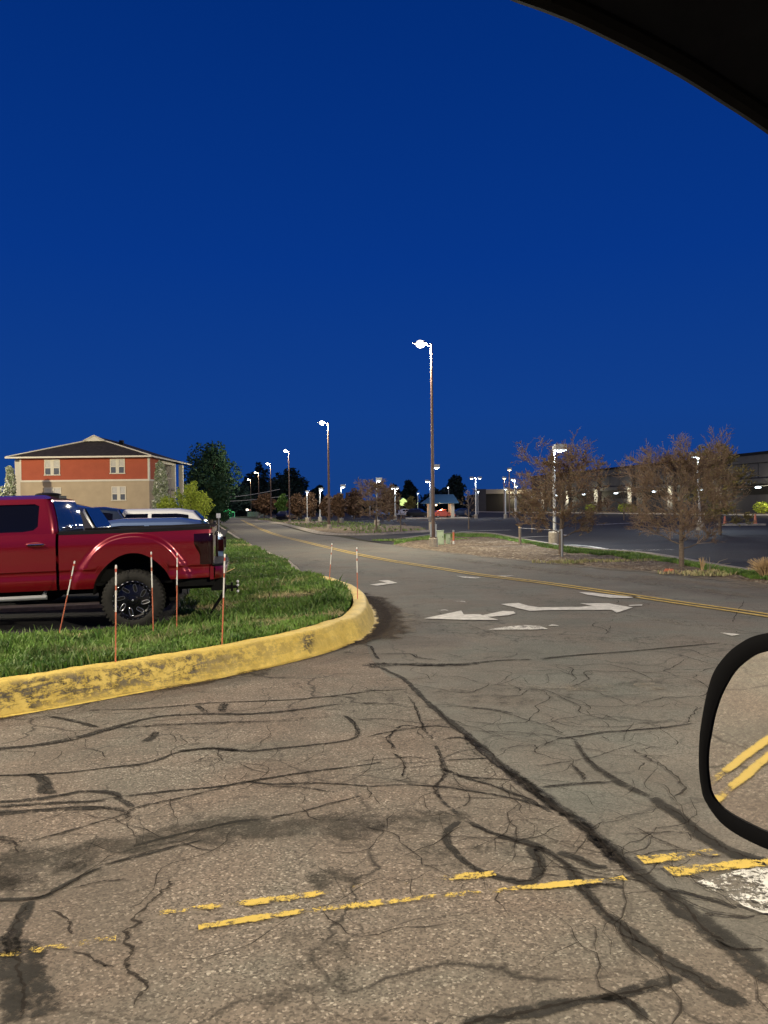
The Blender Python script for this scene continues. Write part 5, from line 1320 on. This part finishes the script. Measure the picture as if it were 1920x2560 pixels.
# far wooded horizon
rnd = random.Random(5); mb = MB()
for i in range(60):
    px = 560+i*13; Y = 275+rnd.uniform(-10, 30)
    if 1190 < px < 1340: continue
    c_ = H(px, 1262, Y); hh = rnd.uniform(1.6, 3.6)
    cloud_leaves(mb, (c_.x, Y, 1.6), (3.2, 3, hh+.8), 260, .6, rnd)
tag(mb.build('distant_wood', M['blackleaf']), 'low dark band of distant trees along the horizon', None, None, 'stuff')
leafy_tree(660, 130, 1290, 1236, 56, M['brownleaf'], 'reddish brown young tree farthest left in the row beside the road', n=2600, seed=20, crown_lo=.22, group='young trees beside the car park')
leafy_tree(706, 118, 1290, 1233, 34, M['greenleaf'], 'green leafed young tree between two reddish ones', n=1500, seed=21, crown_lo=.15, group='young trees beside the car park')
leafy_tree(742, 105, 1296, 1236, 46, M['brownleaf'], 'reddish tree just right of the third street lamp pole', n=2500, seed=22, crown_lo=.22, group='young trees beside the car park')
leafy_tree(775, 100, 1296, 1232, 38, M['brownleaf'], 'reddish brown tree in front of the round white light', n=2200, seed=23, crown_lo=.2, group='young trees beside the car park')
leafy_tree(818, 88, 1300, 1238, 36, M['brownleaf'], 'brown tree directly behind the second street lamp pole', n=2200, seed=24, crown_lo=.2, group='young trees beside the car park')
leafy_tree(845, 84, 1300, 1232, 44, M['brownleaf'], 'brown tree just right of the second street lamp pole', n=2200, seed=25, crown_lo=.2, group='young trees beside the car park')
leafy_tree(885, 120, 1298, 1226, 60, M['brownleaf'], 'dim brown tree behind the fine-twigged tree', n=2000, seed=26, crown_lo=.1, group='young trees beside the car park')
leafy_tree(975, 130, 1298, 1222, 60, M['brownleaf'], 'dim brown tree behind the twin-headed lamp', n=1800, seed=27, crown_lo=.1, group='young trees beside the car park')
leafy_tree(1026, 150, 1290, 1238, 26, M['olive'], 'small olive tree next to the green-lit canopy', n=700, seed=28, crown_lo=.1, group='young trees beside the car park')

def twig_tree(px, base_py, top_py, wpx, label, seed, leafmat, nleaf=2500, leafsize=.035, first=.2, limbs=14, zbase=.03, lean=0.0, dense=1.0, bias=0.0, group=None, Y=None, trunkr=None):
    rnd = random.Random(seed); g = G(px, base_py, zbase); Y = Y or g.y; b = H(px, base_py, Y)
    ht = H(px, top_py, Y).z-zbase; wd = wpx*Y/F
    root = empty('twiggy_tree', (b.x, Y, zbase), 0, label, 'tree', group)
    tm = MB(); tw = MB(); lf = MB(); tr = trunkr or .018*ht; tips = []; rmin = .0042 if Y < 40 else .008
    tm.tube([(0, 0, -.05), (lean*.2, 0, ht*.3), (lean*.6, .02, ht*.65), (lean, 0, ht*.93)], [tr*1.25, tr*.95, tr*.55, tr*.12], 8)
    def grow(p, d, L_, r_, lv, mb_):
        pts = [p]; nseg = 4
        for i in range(nseg):
            d = (d+Vector((rnd.gauss(0, .13), rnd.gauss(0, .13), rnd.gauss(0, .10)+.05))).normalized(); pts.append(pts[-1]+d*L_/nseg)
        mb_.tube(pts, [max(rmin, r_*(1-.8*i/nseg)) for i in range(nseg+1)], 5 if lv < 2 else 3, 0, False)
        if lv >= 3 or L_ < .10: tips.append(pts); return
        for k in range(int((5.5 if lv == 0 else 4.5)*dense)):
            u = rnd.uniform(.22, 1.0); i = min(nseg-1, int(u*nseg)); q = pts[i].lerp(pts[i+1], u*nseg-i)
            ax = Vector((rnd.gauss(0, 1), rnd.gauss(0, 1), rnd.gauss(0, 1))).cross(d).normalized()
            nd = (Matrix.Rotation(rnd.uniform(.45, 1.0), 3, ax) @ d).normalized(); nd = (nd+Vector((0, 0, .12))).normalized()
            grow(q, nd, L_*rnd.uniform(.38, .62), r_*.45, lv+1, tw)
        tips.append(pts)
    for k in range(limbs):
        u = first+(0.88-first)*(k/(limbs-1))**.9; a = k*2.4+rnd.uniform(-.3, .3); z = ht*u
        el = .32+.75*((u-first)/(1-first))
        prof_ = math.sin(math.pi*min(.97, .26+.70*(u-first)/(1-first)))**.8
        L_ = wd*.5*prof_*rnd.uniform(.85, 1.1)/math.cos(min(el, .9))*.88
        L_ = min(L_, (ht*1.02-z)/max(.25, math.sin(el))*1.05)
        grow(Vector((lean*u, 0, z)), Vector((math.cos(a)*math.cos(el)+bias, math.sin(a)*math.cos(el), math.sin(el))).normalized(), L_, tr*.42*(1-.4*u), 0, tm)
    for _ in range(nleaf):
        pts = rnd.choice(tips); i = rnd.randrange(1, len(pts)); p = pts[i-1].lerp(pts[i], rnd.random())+Vector((rnd.gauss(0, .02), rnd.gauss(0, .02), rnd.gauss(0, .02)))
        s = leafsize*rnd.uniform(.5, 1.3); a_ = Vector((rnd.gauss(0, 1), rnd.gauss(0, 1), rnd.gauss(0, 1))).normalized(); b_ = a_.orthogonal().normalized()
        lf.add([p-a_*s, p+b_*s*.45, p+a_*s, p-b_*s*.45], [(0, 1, 2, 3)])
    mzx = sorted(v[2] for v in tw.v)[int(len(tw.v)*.995)]; hw_ = sorted(abs(v[0]) for v in tw.v)[int(len(tw.v)*.985)]; hy_ = sorted(abs(v[1]) for v in tw.v)[int(len(tw.v)*.985)]
    kz, kx = ht/mzx, wd*.5/hw_; ky = min(kx*1.1, wd*.5/hy_)
    for m_ in (tm, tw, lf):
        th_ = m_ is tm
        m_.v = [((x*(kx if not th_ else (1+(kx-1)*min(1, math.hypot(x, y)/.3)))), (y*(ky if not th_ else (1+(ky-1)*min(1, math.hypot(x, y)/.3)))), z*kz) for x, y, z in m_.v]
    tm.build('trunk', M['bark'], root, True); tw.build('twigs', M['twig'], root); lf.build('leaves', leafmat, root)
    return root
twig_tree(1402, 1388, 1104, 236, 'large brown twiggy tree wrapped round the white lamp post', 31, M['bud'], 15000, .036, .20, 24, lean=.15, dense=1.3)
twig_tree(1704, 1419, 1096, 262, 'large bare brown tree with a dense crown, second from the right', 32, M['bud'], 11000, .026, .18, 26, dense=1.5)
twig_tree(1800, 1335, 1112, 165, 'olive brown tree behind the large bare brown tree', 33, M['olive'], 14000, .08, .12, 20, dense=1.15, lean=-.1)
twig_tree(941, 1330, 1198, 104, 'fine-twigged brown tree left of the nearest street lamp', 34, M['bud'], 5000, .045, .2, 20, dense=1.15)
twig_tree(1002, 1331, 1262, 44, 'small bare sapling beyond the car park entrance', 35, M['bud'], 200, .03, .3, 9, dense=.7)
twig_tree(1172, 1322, 1222, 44, 'slender bare sapling right of the blue roofed shelter', 36, M['bud'], 500, .03, .25, 10, dense=.7)
twig_tree(1330, 1330, 1228, 100, 'low reddish brown tree left of the white lamp post', 37, M['bud'], 5000, .05, .12, 13, dense=.9)
twig_tree(1560, 1300, 1212, 90, 'dim brown tree before the long dark building', 38, M['bud'], 1500, .05, .12, 10, dense=.7)

# ================================================================== long dark building and its lights
def store():
    A_ = Vector((83.16*0+40.2, 209, 0)); B_ = Vector((68.2, 72.8, 0)); d = (B_-A_).normalized(); n_ = Vector((d.y, -d.x, 0))
    if n_.x > 0: n_ = -n_
    Lg = (B_-A_).length; ang = math.atan2(d.y, d.x)
    root = empty('store_building', A_, ang, 'long dark flat-roofed building with lit pillars across the car park', 'building')
    # local: x along the wall, -y or +y is outwards
    inv = Matrix.Rotation(-ang, 3, 'Z'); on = inv @ n_; so_ = 1 if on.y > 0 else -1
    def bx(name, x0, x1, y0, y1, z0, z1, mat, parent=root):
        a, b = sorted((y0*so_, y1*so_)); mb = MB(); mb.box(x0, x1, a, b, z0, z1); return mb.build(name, mat, parent)
    w_ = bx('wall', 0, Lg, -30, 0, 0, 9.3, M['wall_dark2'])
    bx('parapet', -.3, Lg+.3, -30.3, .35, 9.3, 9.75, M['blackplastic'])
    bx('upper_band', 0, Lg, 0.004, .28, 8.1, 9.29, M['wall_dark'])
    bx('middle_band', 0, Lg, 0.004, .28, 4.9, 5.6, M['wall_dark'])
    bx('planter', 0, Lg, 1.0, 4.6, 0, .25, M['gravel'])
    ts = []
    def along(px): 
        k = (px-960)/F; # A + t*d hits the ray
        t_ = (k*A_.y-A_.x)/(d.x-k*d.y); return t_
    base = [along(p) for p in (1425, 1498, 1583, 1684, 1805)]
    step = (base[-1]-base[0])/4
    ts = [base[0]-step*2, base[0]-step]+base+[base[-1]+step*k for k in (1, 2, 3)]
    for k, t_ in enumerate(ts):
        if t_ < 0 or t_ > Lg: continue
        pl = bx('pillar', t_-.8, t_+.8, .285, .75, 0, 8.4, M['wall_dark'])
        mb = MB(); a, b = sorted((.755*so_, 1.0*so_)); mb.box(t_-.42, t_+.42, a, b, 3.85, 5.15); mb.build('wall_light', M['sconce'], pl)
        point(root, (t_, 1.9*so_, 3.4), 800, (1, .88, .58), .2)
        mb = MB(); mb.ellipsoid((t_-2.2, 2.6*so_, 4.15), (.45, .45, .17), 12, 6); mb.build('hanging_light', M['lamp_cool'], pl, True)
        mb = MB(); mb.tube([(t_-2.2, 2.6*so_, 4.3), (t_-2.2, .3*so_, 4.5)], .05, 5); mb.build('light_bracket', M['fixture'], pl)
        if k+1 < len(ts):
            x0, x1 = t_+1.3, min(ts[k+1]-1.3, Lg)
            if x1 > x0:
                bx('upper_panel', x0, x1, .02, .10, 5.75, 7.95, M['wall_dark']); 
                for q in (.33, .66): bx('panel_seam', x0+(x1-x0)*q-.05, x0+(x1-x0)*q+.05, .102, .12, 5.75, 7.95, M['blackplastic'])
                bx('window_strip', x0, x1, .01, .06, 3.1, 4.7, M['under'])
    return A_, d, n_, ts, Lg
A_, d_, n_, ts_, Lg_ = store()
# lit pavement strip along the store
mb = MB(); 
r0 = [A_+d_*x+n_*4.8 for x in range(-30, int(Lg_)+1, 6)]
mb.grid([[p+Vector((0, 0, .13)) for p in r0], [p+n_*3.2+Vector((0, 0, .13)) for p in r0], [p+n_*3.2 for p in r0]])
tag(mb.build('pavement', M['trim']), kind='structure')
mats_ = [M['yelleaf'], M['yelleaf'], M['olive'], M['greenleaf'], M['yelleaf']]
blab = ['round yellow-green bush left of the first visible lit pillar', 'clipped yellow-green bush between two lit pillars', 'yellow-green bush below the pillar light left of the bare tree', 'dim bush behind the bare brown tree', 'bright yellow-green bush at the right edge of the picture']
for k, px in enumerate((1476, 1560, 1578, 1790, 1905)):
    kk = (px-960)/F; P0 = A_+n_*3.0; t_ = (kk*P0.y-P0.x)/(d_.x-kk*d_.y); p = P0+d_*t_; rnd = random.Random(60+k)
    root = empty('bush', (p.x, p.y, .2), 0, blab[k], 'bush')
    m_ = MB(); cloud_leaves(m_, (0, 0, .9), (1.3, 1.3, .95), 500, .16, rnd); m_.build('foliage', mats_[k], root)
    m_ = MB(); m_.tube([(0, 0, 0), (0, 0, .6)], .08, 5); m_.build('stem', M['bark'], root)

# low brick building with pale fascia
def brick():
    Y = 240.; s = Y/F
    x0, x1, x2 = (1194-960)*s, (1215-960)*s, (1372-960)*s; zt = H(1260, 1223, Y).z; zf = H(1260, 1234, Y).z
    root = empty('brick_building', ((x0+x2)/2, Y, 0), 0, 'low brown brick building with a pale roof fascia behind the lamp posts', 'building'); o = (x0+x2)/2
    def bx(name, a, b, y0, y1, z0, z1, mat): mb = MB(); mb.box(a-o, b-o, y0, y1, z0, z1); return mb.build(name, mat, root)
    bx('wall', x0, x2, 0, 25, 0, zf, M['brick']); bx('fascia', x1, x2+.3, -.5, 25, zf+.003, zt, M['conc'])
    bx('pier', x1-3.2, x1-.01, -.6, 3, 0, zt+.1, M['wall_dark']); bx('end_wall', x0-2.0, x0-.01, -.2, 12, 0, zf-.4, M['wall_dark2'])
    m_ = MB(); m_.ellipsoid(((1284-960)*s-o, -1.2, H(1284, 1231, Y).z), (1.1, .5, .45), 12, 6); m_.build('lit_canopy_lamp', M['sconce'], root, True)
    point(root, ((1284-960)*s-o, -2.0, 4.4), 900, (1, .9, .6), .3)
brick()
# blue roofed shelter
def shelter():
    Y = 118.; s = Y/F; X = lambda px: (px-960)*s
    root = empty('shelter', (X(1102), Y, 0), 0, 'open shelter with a dark blue hipped roof and lit cream pillars', 'shelter'); o = X(1102)
    ze = H(1100, 1257, Y).z; zt = H(1100, 1236, Y).z; l, r_, tl, tr_ = X(1054)-o, X(1143)-o, X(1082)-o, X(1134)-o; dp = 6
    mb = MB(); mb.add([(l, -dp/2, ze), (r_, -dp/2, ze), (r_, dp/2, ze), (l, dp/2, ze), (tl, 0, zt), (tr_, 0, zt), (l, -dp/2, ze-.12), (r_, -dp/2, ze-.12), (r_, dp/2, ze-.12), (l, dp/2, ze-.12)],
        [(0, 1, 5, 4), (1, 2, 5), (2, 3, 4, 5), (3, 0, 4), (0, 6, 7, 1), (1, 7, 8, 2), (2, 8, 9, 3), (3, 9, 6, 0), (6, 9, 8, 7)]); mb.build('roof', M['blueroof'], root)
    for px in (1074, 1128):
        for y in (-dp/2+.4, dp/2-.8):
            mb = MB(); x = X(px)-o; mb.box(x-.26, x+.26, y, y+.45, 0, ze-.13); mb.build('pillar', M['conc'], root)
    m_ = MB(); m_.ellipsoid((X(1090)-o, -.5, ze-.35), (.16, .16, .12), 10, 6); lt = m_.build('lamp', M['lamp_orange'], root, True)
    point(root, (X(1100)-o, -1.2, ze-.6), 500, (1, .62, .35), .2)
    mb = MB(); mb.box(l-2.5, r_+1.5, -dp/2-1.2, dp/2+1, 0, .12); mb.build('plinth', M['conc'], root)
shelter()
car('car', 'orange-red car standing under the blue roofed shelter', 'car', (H(1107, 1280, 117).x, 117, .12), R(4), 3.6, 1.7, 1.25, .85, M['p_red'], 'sedan', detail=False)
car('car', 'white car in the far car park left of the blue roofed shelter', 'car', (H(1014, 1280, 150).x, 150, 0), R(12), 4.4, 1.8, 1.42, .95, M['p_white'], 'sedan', detail=True)
car('car', 'pale car beside the white one, farther left', 'car', (H(955, 1280, 156).x, 156, 0), R(8), 4.4, 1.8, 1.40, .95, M['p_blue'], 'sedan', detail=False)
car('car', 'dark car in the shade left of the shelter', 'car', (H(1050, 1280, 128).x, 128, 0), R(-20), 4.3, 1.8, 1.45, .95, M['p_black'], 'suv', detail=False)
car('car', 'dark blue car just right of the shelter', 'car', (H(1160, 1280, 128).x, 128, 0), R(5), 4.4, 1.8, 1.45, .95, M['p_navy'], 'sedan', detail=False)
car('car', 'small dark car beyond the planted bed by the second lamp', 'car', (H(724, 1280, 112).x, 112, 0), R(60), 4.2, 1.75, 1.42, .92, M['p_black'], 'suv', detail=False)
# green-lit tents
def tent(px, Y, wpx, top, eave, bot_, m_top, m_side, label, light=None):
    s = Y/F; b = H(px, 1280, Y); root = empty('canopy_tent', (b.x, Y, 0), R(20), label, 'canopy tent'); w2 = wpx*s/2/1.2
    zt, ze = H(px, top, Y).z, H(px, eave, Y).z
    mb = MB(); rows = []
    for k in range(9):
        u = k/8; rr = w2*(1-u)**.75; rows.append([(rr*max(-1, min(1, 1.35*math.cos(a)))+.0, rr*max(-1, min(1, 1.35*math.sin(a))), ze+(zt-ze)*u) for a in [j*math.pi/12 for j in range(25)]])
    mb.grid(rows); mb.build('roof', m_top, root, True)
    for sx_ in (-1, 1):
        for sy_ in (-1, 1): mb = MB(); mb.tube([(sx_*w2*.95, sy_*w2*.95, 0), (sx_*w2*.95, sy_*w2*.95, ze)], .06, 5); mb.build('leg', M['fixture'], root)
    if m_side:
        mb = MB(); mb.box(-w2*.93, w2*.93, w2*.86, w2*.9, 0, ze-.05); mb.build('side_cloth', m_side, root)
        mb = MB(); mb.box(-w2*.93, w2*.3, -w2*.9, -w2*.86, 0, ze-.05); mb.build('side_cloth', m_side, root)
    if light: point(root, (0, -w2*1.6, ze+.3), light[0], light[1], .2)
tent(567, 170, 42, 1271, 1281, 1292, M['green_lit'], M['green_dk'], 'green glowing dome tent at the far end of the road', (350, (.1, 1, .35)))
tent(1008, 175, 40, 1245, 1264, 1280, M['green_yel'], None, 'small yellow-green glowing canopy in the far car park', (300, (.8, 1, .4)))
# small lights and sheds at the road end
def box_thing(name, px, py, Y, wpx, hpx, dep, mat, label, cat, extra=None):
    c_ = H(px, py, Y); w2 = wpx*Y/F/2; h2 = hpx*Y/F/2
    root = empty(name, (c_.x, Y, 0), 0, label, cat)
    mb = MB(); mb.box(-w2, w2, -dep/2, dep/2, c_.z-h2, c_.z+h2); bd = mb.build('panel', mat, root)
    mb = MB(); mb.tube([(0, dep/2+.05, 0), (0, dep/2+.05, c_.z+h2*.8)], .05, 6); mb.build('post', M['fixture'], root, True)
    return root
box_thing('traffic_sign', 546, 1289, 58, 10.5, 11.5, .04, M['signw'], 'small white square sign on a post at the far end of the lawn', 'sign')
box_thing('lit_sign', 625, 1275, 182, 6, 3, .1, M['p_red'], 'tiny red lit sign at the end of the road', 'sign')
box_thing('lit_sign', 618, 1274.5, 180, 4.5, 3.5, .1, M['lamp_warm'], 'tiny white lit panel left of the red one at the end of the road', 'sign')
def shed():
    Y = 170; b = H(642, 1280, Y); root = empty('fence', (b.x, Y, 0), 0, 'low grey panel fence under the leftmost reddish tree', 'fence')
    for k in range(7):
        mb = MB(); mb.box(-1.9+k*.62, -1.9+k*.62+.5, 0, .06, .05, 1.1); mb.build('panel', M['conc_d'], root)
    for k in range(8):
        mb = MB(); mb.tube([(-1.95+k*.62, .03, 0), (-1.95+k*.62, .03, 1.2)], .04, 5); mb.build('post', M['fixture'], root)
shed()
for a, b, lab in (((500, 1243), (700, 1215), 'upper pale overhead wire crossing at the end of the road'), ((480, 1250), (720, 1231), 'lower pale overhead wire crossing at the end of the road')):
    Y = 165; p, q = H(a[0], a[1]+3, Y), H(b[0], b[1]+8, Y); mb = MB()
    mb.tube([p.lerp(q, u/12)-Vector((0, 0, .5*math.sin(math.pi*u/12))) for u in range(13)], .045, 5); tag(mb.build('overhead_wire', M['pole_w']), lab, 'overhead wire')

# ================================================================== things by the nearest street lamp
def cabinet(px0, px1, py0, py1, label, z=.08):
    xm = (px0+px1)/2; g = G(xm, py1, z); s = g.y/F; wd = (px1-px0)*s; ht = (py1-py0)*s
    root = empty('utility_cabinet', (g.x, g.y, z-.02), R(6), label, 'utility cabinet')
    mb = MB(); w2 = wd/2; mb.box(-w2, w2, 0, wd*.8, 0, ht*.97)
    mb.box(-w2-.015, w2+.015, -.015, wd*.8+.015, ht*.97+.001, ht); body = mb.build('housing', M['utility'], root)
    mb = MB(); mb.box(-w2+.03, w2-.03, -.012, -.002, .06, ht*.9); mb.build('door', M['utility'], body)
    mb = MB(); mb.box(w2-.07, w2-.05, -.03, -.013, ht*.5, ht*.6); mb.build('latch', M['blackplastic'], body)
cabinet(1094, 1110, 1325, 1361, 'taller pale green utility cabinet right of the street lamp base')
cabinet(1116, 1126, 1334, 1359, 'shorter pale green utility cabinet, second right of the street lamp base')
def marker(px, y0, y1, label):
    g = G(px, y1, .08); s = g.y/F; ht = (y1-y0)*s; root = empty('marker_post', (g.x, g.y, .06), 0, label, 'marker post')
    mb = MB(); mb.tube([(0, 0, ht*.28), (0, 0, ht)], .045, 10); mb.build('post', M['orange'], root, True)
    mb = MB(); mb.tube([(0, 0, 0), (0, 0, ht*.28)], .046, 10); mb.build('white_base', M['wband'], root, True)
    mb = MB(); mb.tube([(0, 0, ht*.98), (0, 0, ht*1.12)], .05, 10); mb.build('cap', M['fixture'], root, True)
marker(1134, 1328, 1360, 'orange and white marker post right of the green cabinets')
def fpost(px, y0, y1, label, cap=None, r_=.035, tx=None):
    g = G(px, y1, .06); s = g.y/F; ht = (y1-y0)*s; root = empty('fence_post', (g.x, g.y, .05), 0, label, 'post')
    mb = MB(); mb.tube([(0, 0, 0), (0, 0, ht)], r_, 8); mb.build('post', M['wood'] if cap else M['fixture'], root, True)
    mb = MB(); mb.lathe([(0, ht+.03), (r_*1.15, ht+.02), (r_*1.3, ht-.02)], (0, 0, 0), (0, 0, 1), 8)
    mb.build('cap', M['straw'] if cap else M['fixture'], root, True); return g, ht
pa, ha = fpost(1300, 1318, 1362, 'short wooden post with a tan top at the back of the gravel bed', True, .06)
pb, hb = fpost(1405, 1324, 1392, 'grey metal post close beside the tree trunk by the white lamp post')
mb = MB(); mb.tube([pa+Vector((0, 0, ha*.95)), pb+Vector((0, 0, hb*.97))], .011, 6); tag(mb.build('rail', M['fixture']), 'thin pale rail running between the wooden post and the grey post', 'rail')
fpost(1077, 1311, 1345, 'thin grey bollard left of the nearest street lamp pole', r_=.05)
fpost(1090, 1311, 1345, 'thin grey bollard right of the nearest street lamp pole', r_=.05)
def cone(px, Y, top, label):
    b = H(px, 1280, Y); zt = H(px, top, Y).z; root = empty('traffic_marker', (b.x, Y, 0), 0, label, 'traffic cone')
    mb = MB(); mb.lathe([(0, zt), (.07, zt-.02), (.10, zt*.5), (.16, .06)], (0, 0, 0), (0, 0, 1), 14); mb.build('cone', M['orange'], root, True)
    mb = MB(); mb.box(-.28, .28, -.28, .28, 0, .06); mb.build('base', M['blackplastic'], root)
cone(1888, 62, 1285, 'tall red traffic cone in the car park near the right edge')
cone(1812, 66, 1290, 'red traffic cone half hidden by the olive tree')
# pale island with a drum near the right cone
pp = H(1865, 1310, 63); mb = MB(); mb.box(pp.x-2.2, pp.x+.9, 61.5, 63.5, -.006, .14); tag(mb.build('parking_island', M['conc_d']), kind='structure')
# dry plants on the verge
def dryplant(px, py, ht, label, n, spread, seed, mat=None, droop=.3, fine=.006):
    g = G(px, py, .03); rnd = random.Random(seed); mb = MB()
    for _ in range(n):
        a = rnd.uniform(0, 6.28); o_ = rnd.random()*spread; L_ = ht*rnd.uniform(.6, 1.05)
        p0 = Vector((g.x+rnd.gauss(0, .05*spread), g.y+rnd.gauss(0, .05*spread), .02)); tip = p0+Vector((math.cos(a)*o_, math.sin(a)*o_, L_)); mid = p0.lerp(tip, .55)+Vector((0, 0, L_*.12))
        mb.tube([p0, mid, tip-Vector((0, 0, droop*o_*.5))], [fine, fine*.8, fine*.3], 3, 0, False)
    o = mb.build('dry_plant', mat or M['straw']); return tag(o, label, 'dry plant')
dryplant(1755, 1432, .42, 'curled dry plant right of the bare tree trunk', 26, .12, 1, fine=.010)
dryplant(1775, 1430, .50, 'leaning pale dry stalk further right of the bare tree trunk', 5, .5, 2, M['wood'], fine=.010)
dryplant(1915, 1448, .52, 'tan tussock of dead grass at the right edge beside the road', 420, .42, 3, fine=.007)
gd = G(1672, 1429, .03); mb = MB(); mb.add([(gd.x-.15, gd.y, .03), (gd.x+.12, gd.y-.04, .04), (gd.x+.16, gd.y+.1, .09), (gd.x-.05, gd.y+.12, .10)], [(0, 1, 2, 3)]); mb.add([(gd.x-.05, gd.y-.03, .03), (gd.x+.05, gd.y-.03, .035), (gd.x+.02, gd.y, .12)], [(0, 1, 2)])
tag(mb.build('litter', M['orange']), 'crumpled bright orange scrap on the verge below the bare tree', 'litter')

# ================================================================== the car the picture is taken from
def own_car():
    root = empty('car', (0.0, 0.0, 0.0), 0, 'dark car seen from inside, roof edge top right and door mirror at right edge', 'car')
    ED = [(1180, -45), (1265, 0), (1340, 28), (1420, 60), (1500, 98), (1600, 148), (1700, 203), (1800, 266), (1860, 305), (1920, 347), (2050, 445), (2300, 660), (2500, 850), (2700, 1060)]
    edge = []
    for i, (x, y) in enumerate(ED): edge.append(H(x+19, y-33, .56+.012*i))
    pre = [edge[0]+Vector((-.18*k, -.02*k, .015*k)) for k in (6, 5, 4, 3, 2, 1)]
    edge = spline(pre+edge, 6)
    mb = MB(); mb.tube(edge, .0085, 8); mb.build('window_seal', M['trimblack'], root, True)
    mb = MB(); rows = []
    for p in edge: rows.append([p+Vector((0, 0, .006)), p+Vector((.004, -.02, .035)), p+Vector((.015, -.06, .075)), p+Vector((.04, -.20, .11)), p+Vector((.05, -.55, .13)), p+Vector((.05, -1.1, .12))])
    mb.grid(rows); mb.build('headliner', simple('dark_headliner', (.010, .011, .014), .95, 0, .1, .2, 30), root, True)
    mb = MB(); rows = []
    for p in edge: rows.append([p+Vector((0, .012, .008)), p+Vector((0, .01, .05)), p+Vector((.01, -.05, .13)), p+Vector((.03, -.4, .165)), p+Vector((.03, -1.1, .165))])
    mb.grid(rows, 0, True); mb.build('roof_panel', M['p_black'], root, True)
    # door below the window (out of view) 
    mb = MB(); rows = []
    for x in [q*.1 for q in range(-11, 12)]:
        rows.append([(x, .44, 1.30), (x, .50, 1.335), (x, .56, 1.30), (x, .64, 1.0), (x, .66, .7), (x, .60, .38)])
    mb.grid(rows); mb.build('door', M['p_black'], root, True)
    # mirror
    cpx = (1925, 1850); Dm = .86; c0 = H(*cpx, Dm); inc = (c0-CAM).normalized()
    tgt = Vector((-.93, .30, -.30)).normalized(); n_ = (tgt-inc).normalized()
    def onp(px, py, off_=0.0):
        r_ = ray(px, py).normalized(); t_ = ((c0+n_*off_)-CAM).dot(n_)/r_.dot(n_); return CAM+r_*t_
    OUT = [(1920, 1582), (1877, 1593), (1832, 1621), (1801, 1654), (1781, 1687), (1766, 1737), (1754, 1800), (1748, 1851), (1747, 1914), (1752, 1965), (1763, 2003), (1801, 2056), (1852, 2092), (1920, 2124), (2000, 2150), (2120, 2168), (2230, 2160), (2300, 2110), (2330, 2020), (2335, 1880), (2320, 1740), (2280, 1640), (2200, 1590), (2080, 1572), (1990, 1570)]
    INN = [(1920, 1628), (1887, 1637), (1852, 1661), (1827, 1689), (1801, 1737), (1784, 1788), (1774, 1838), (1768, 1876), (1767, 1912), (1770, 1950), (1779, 1988), (1810, 2024), (1865, 2056), (1920, 2081), (2000, 2108), (2110, 2125), (2200, 2118), (2262, 2080), (2285, 2010), (2290, 1880), (2275, 1750), (2240, 1680), (2170, 1640), (2070, 1620), (1985, 1618)]
    def loop(L_, off_, k=1.0):
        P_ = spline([Vector((x, y, 0)) for x, y in L_+[L_[0]]], 4)[:-1]; return [onp(p.x, p.y, off_) for p in P_]
    lo, li = loop(OUT, 0.0), loop(INN, 0.0); cen = sum(lo, Vector())/len(lo)
    rows = []
    li_b = [p-n_*.003 for p in li]; l1 = [p.lerp(cen, .0)+n_*.0012 for p in [a.lerp(b, .75) for a, b in zip(lo, li)]]; l2 = [a.lerp(b, .30)+n_*.0015 for a, b in zip(lo, li)]
    rows = [li_b, li, l1, l2, lo, [p-n_*.015 for p in lo]]
    for k in range(1, 7):
        u = k/6; rows.append([p.lerp(cen, 1-math.cos(u*1.5))-n_*(.015+.11*math.sin(u*1.5)) for p in lo])
    rows = [r_+[r_[0]] for r_ in rows]
    mb = MB(); mb.grid(rows); hs = mb.build('side_mirror', M['trimblack'], root, True, angle=50)
    mb = MB(); lg = [p-n_*.002 for p in li]; cg = sum(lg, Vector())/len(lg)
    mb.add(lg+[cg], [(i, (i+1) % len(lg), len(lg)) for i in range(len(lg))])
    t = NT('mirror_silver'); t.color((.80, .80, .80)); mm = t.set(.02, 1.0)
    mb.build('mirror_glass', mm, hs)
    mb = MB(); mb.tube([cen-n_*.05+Vector((.12, 0, -.03)), cen+Vector((.25, -.18, -.10)), Vector((.95, .55, 1.35))], .035, 8); mb.build('mirror_arm', M['trimblack'], hs, True)
own_car()
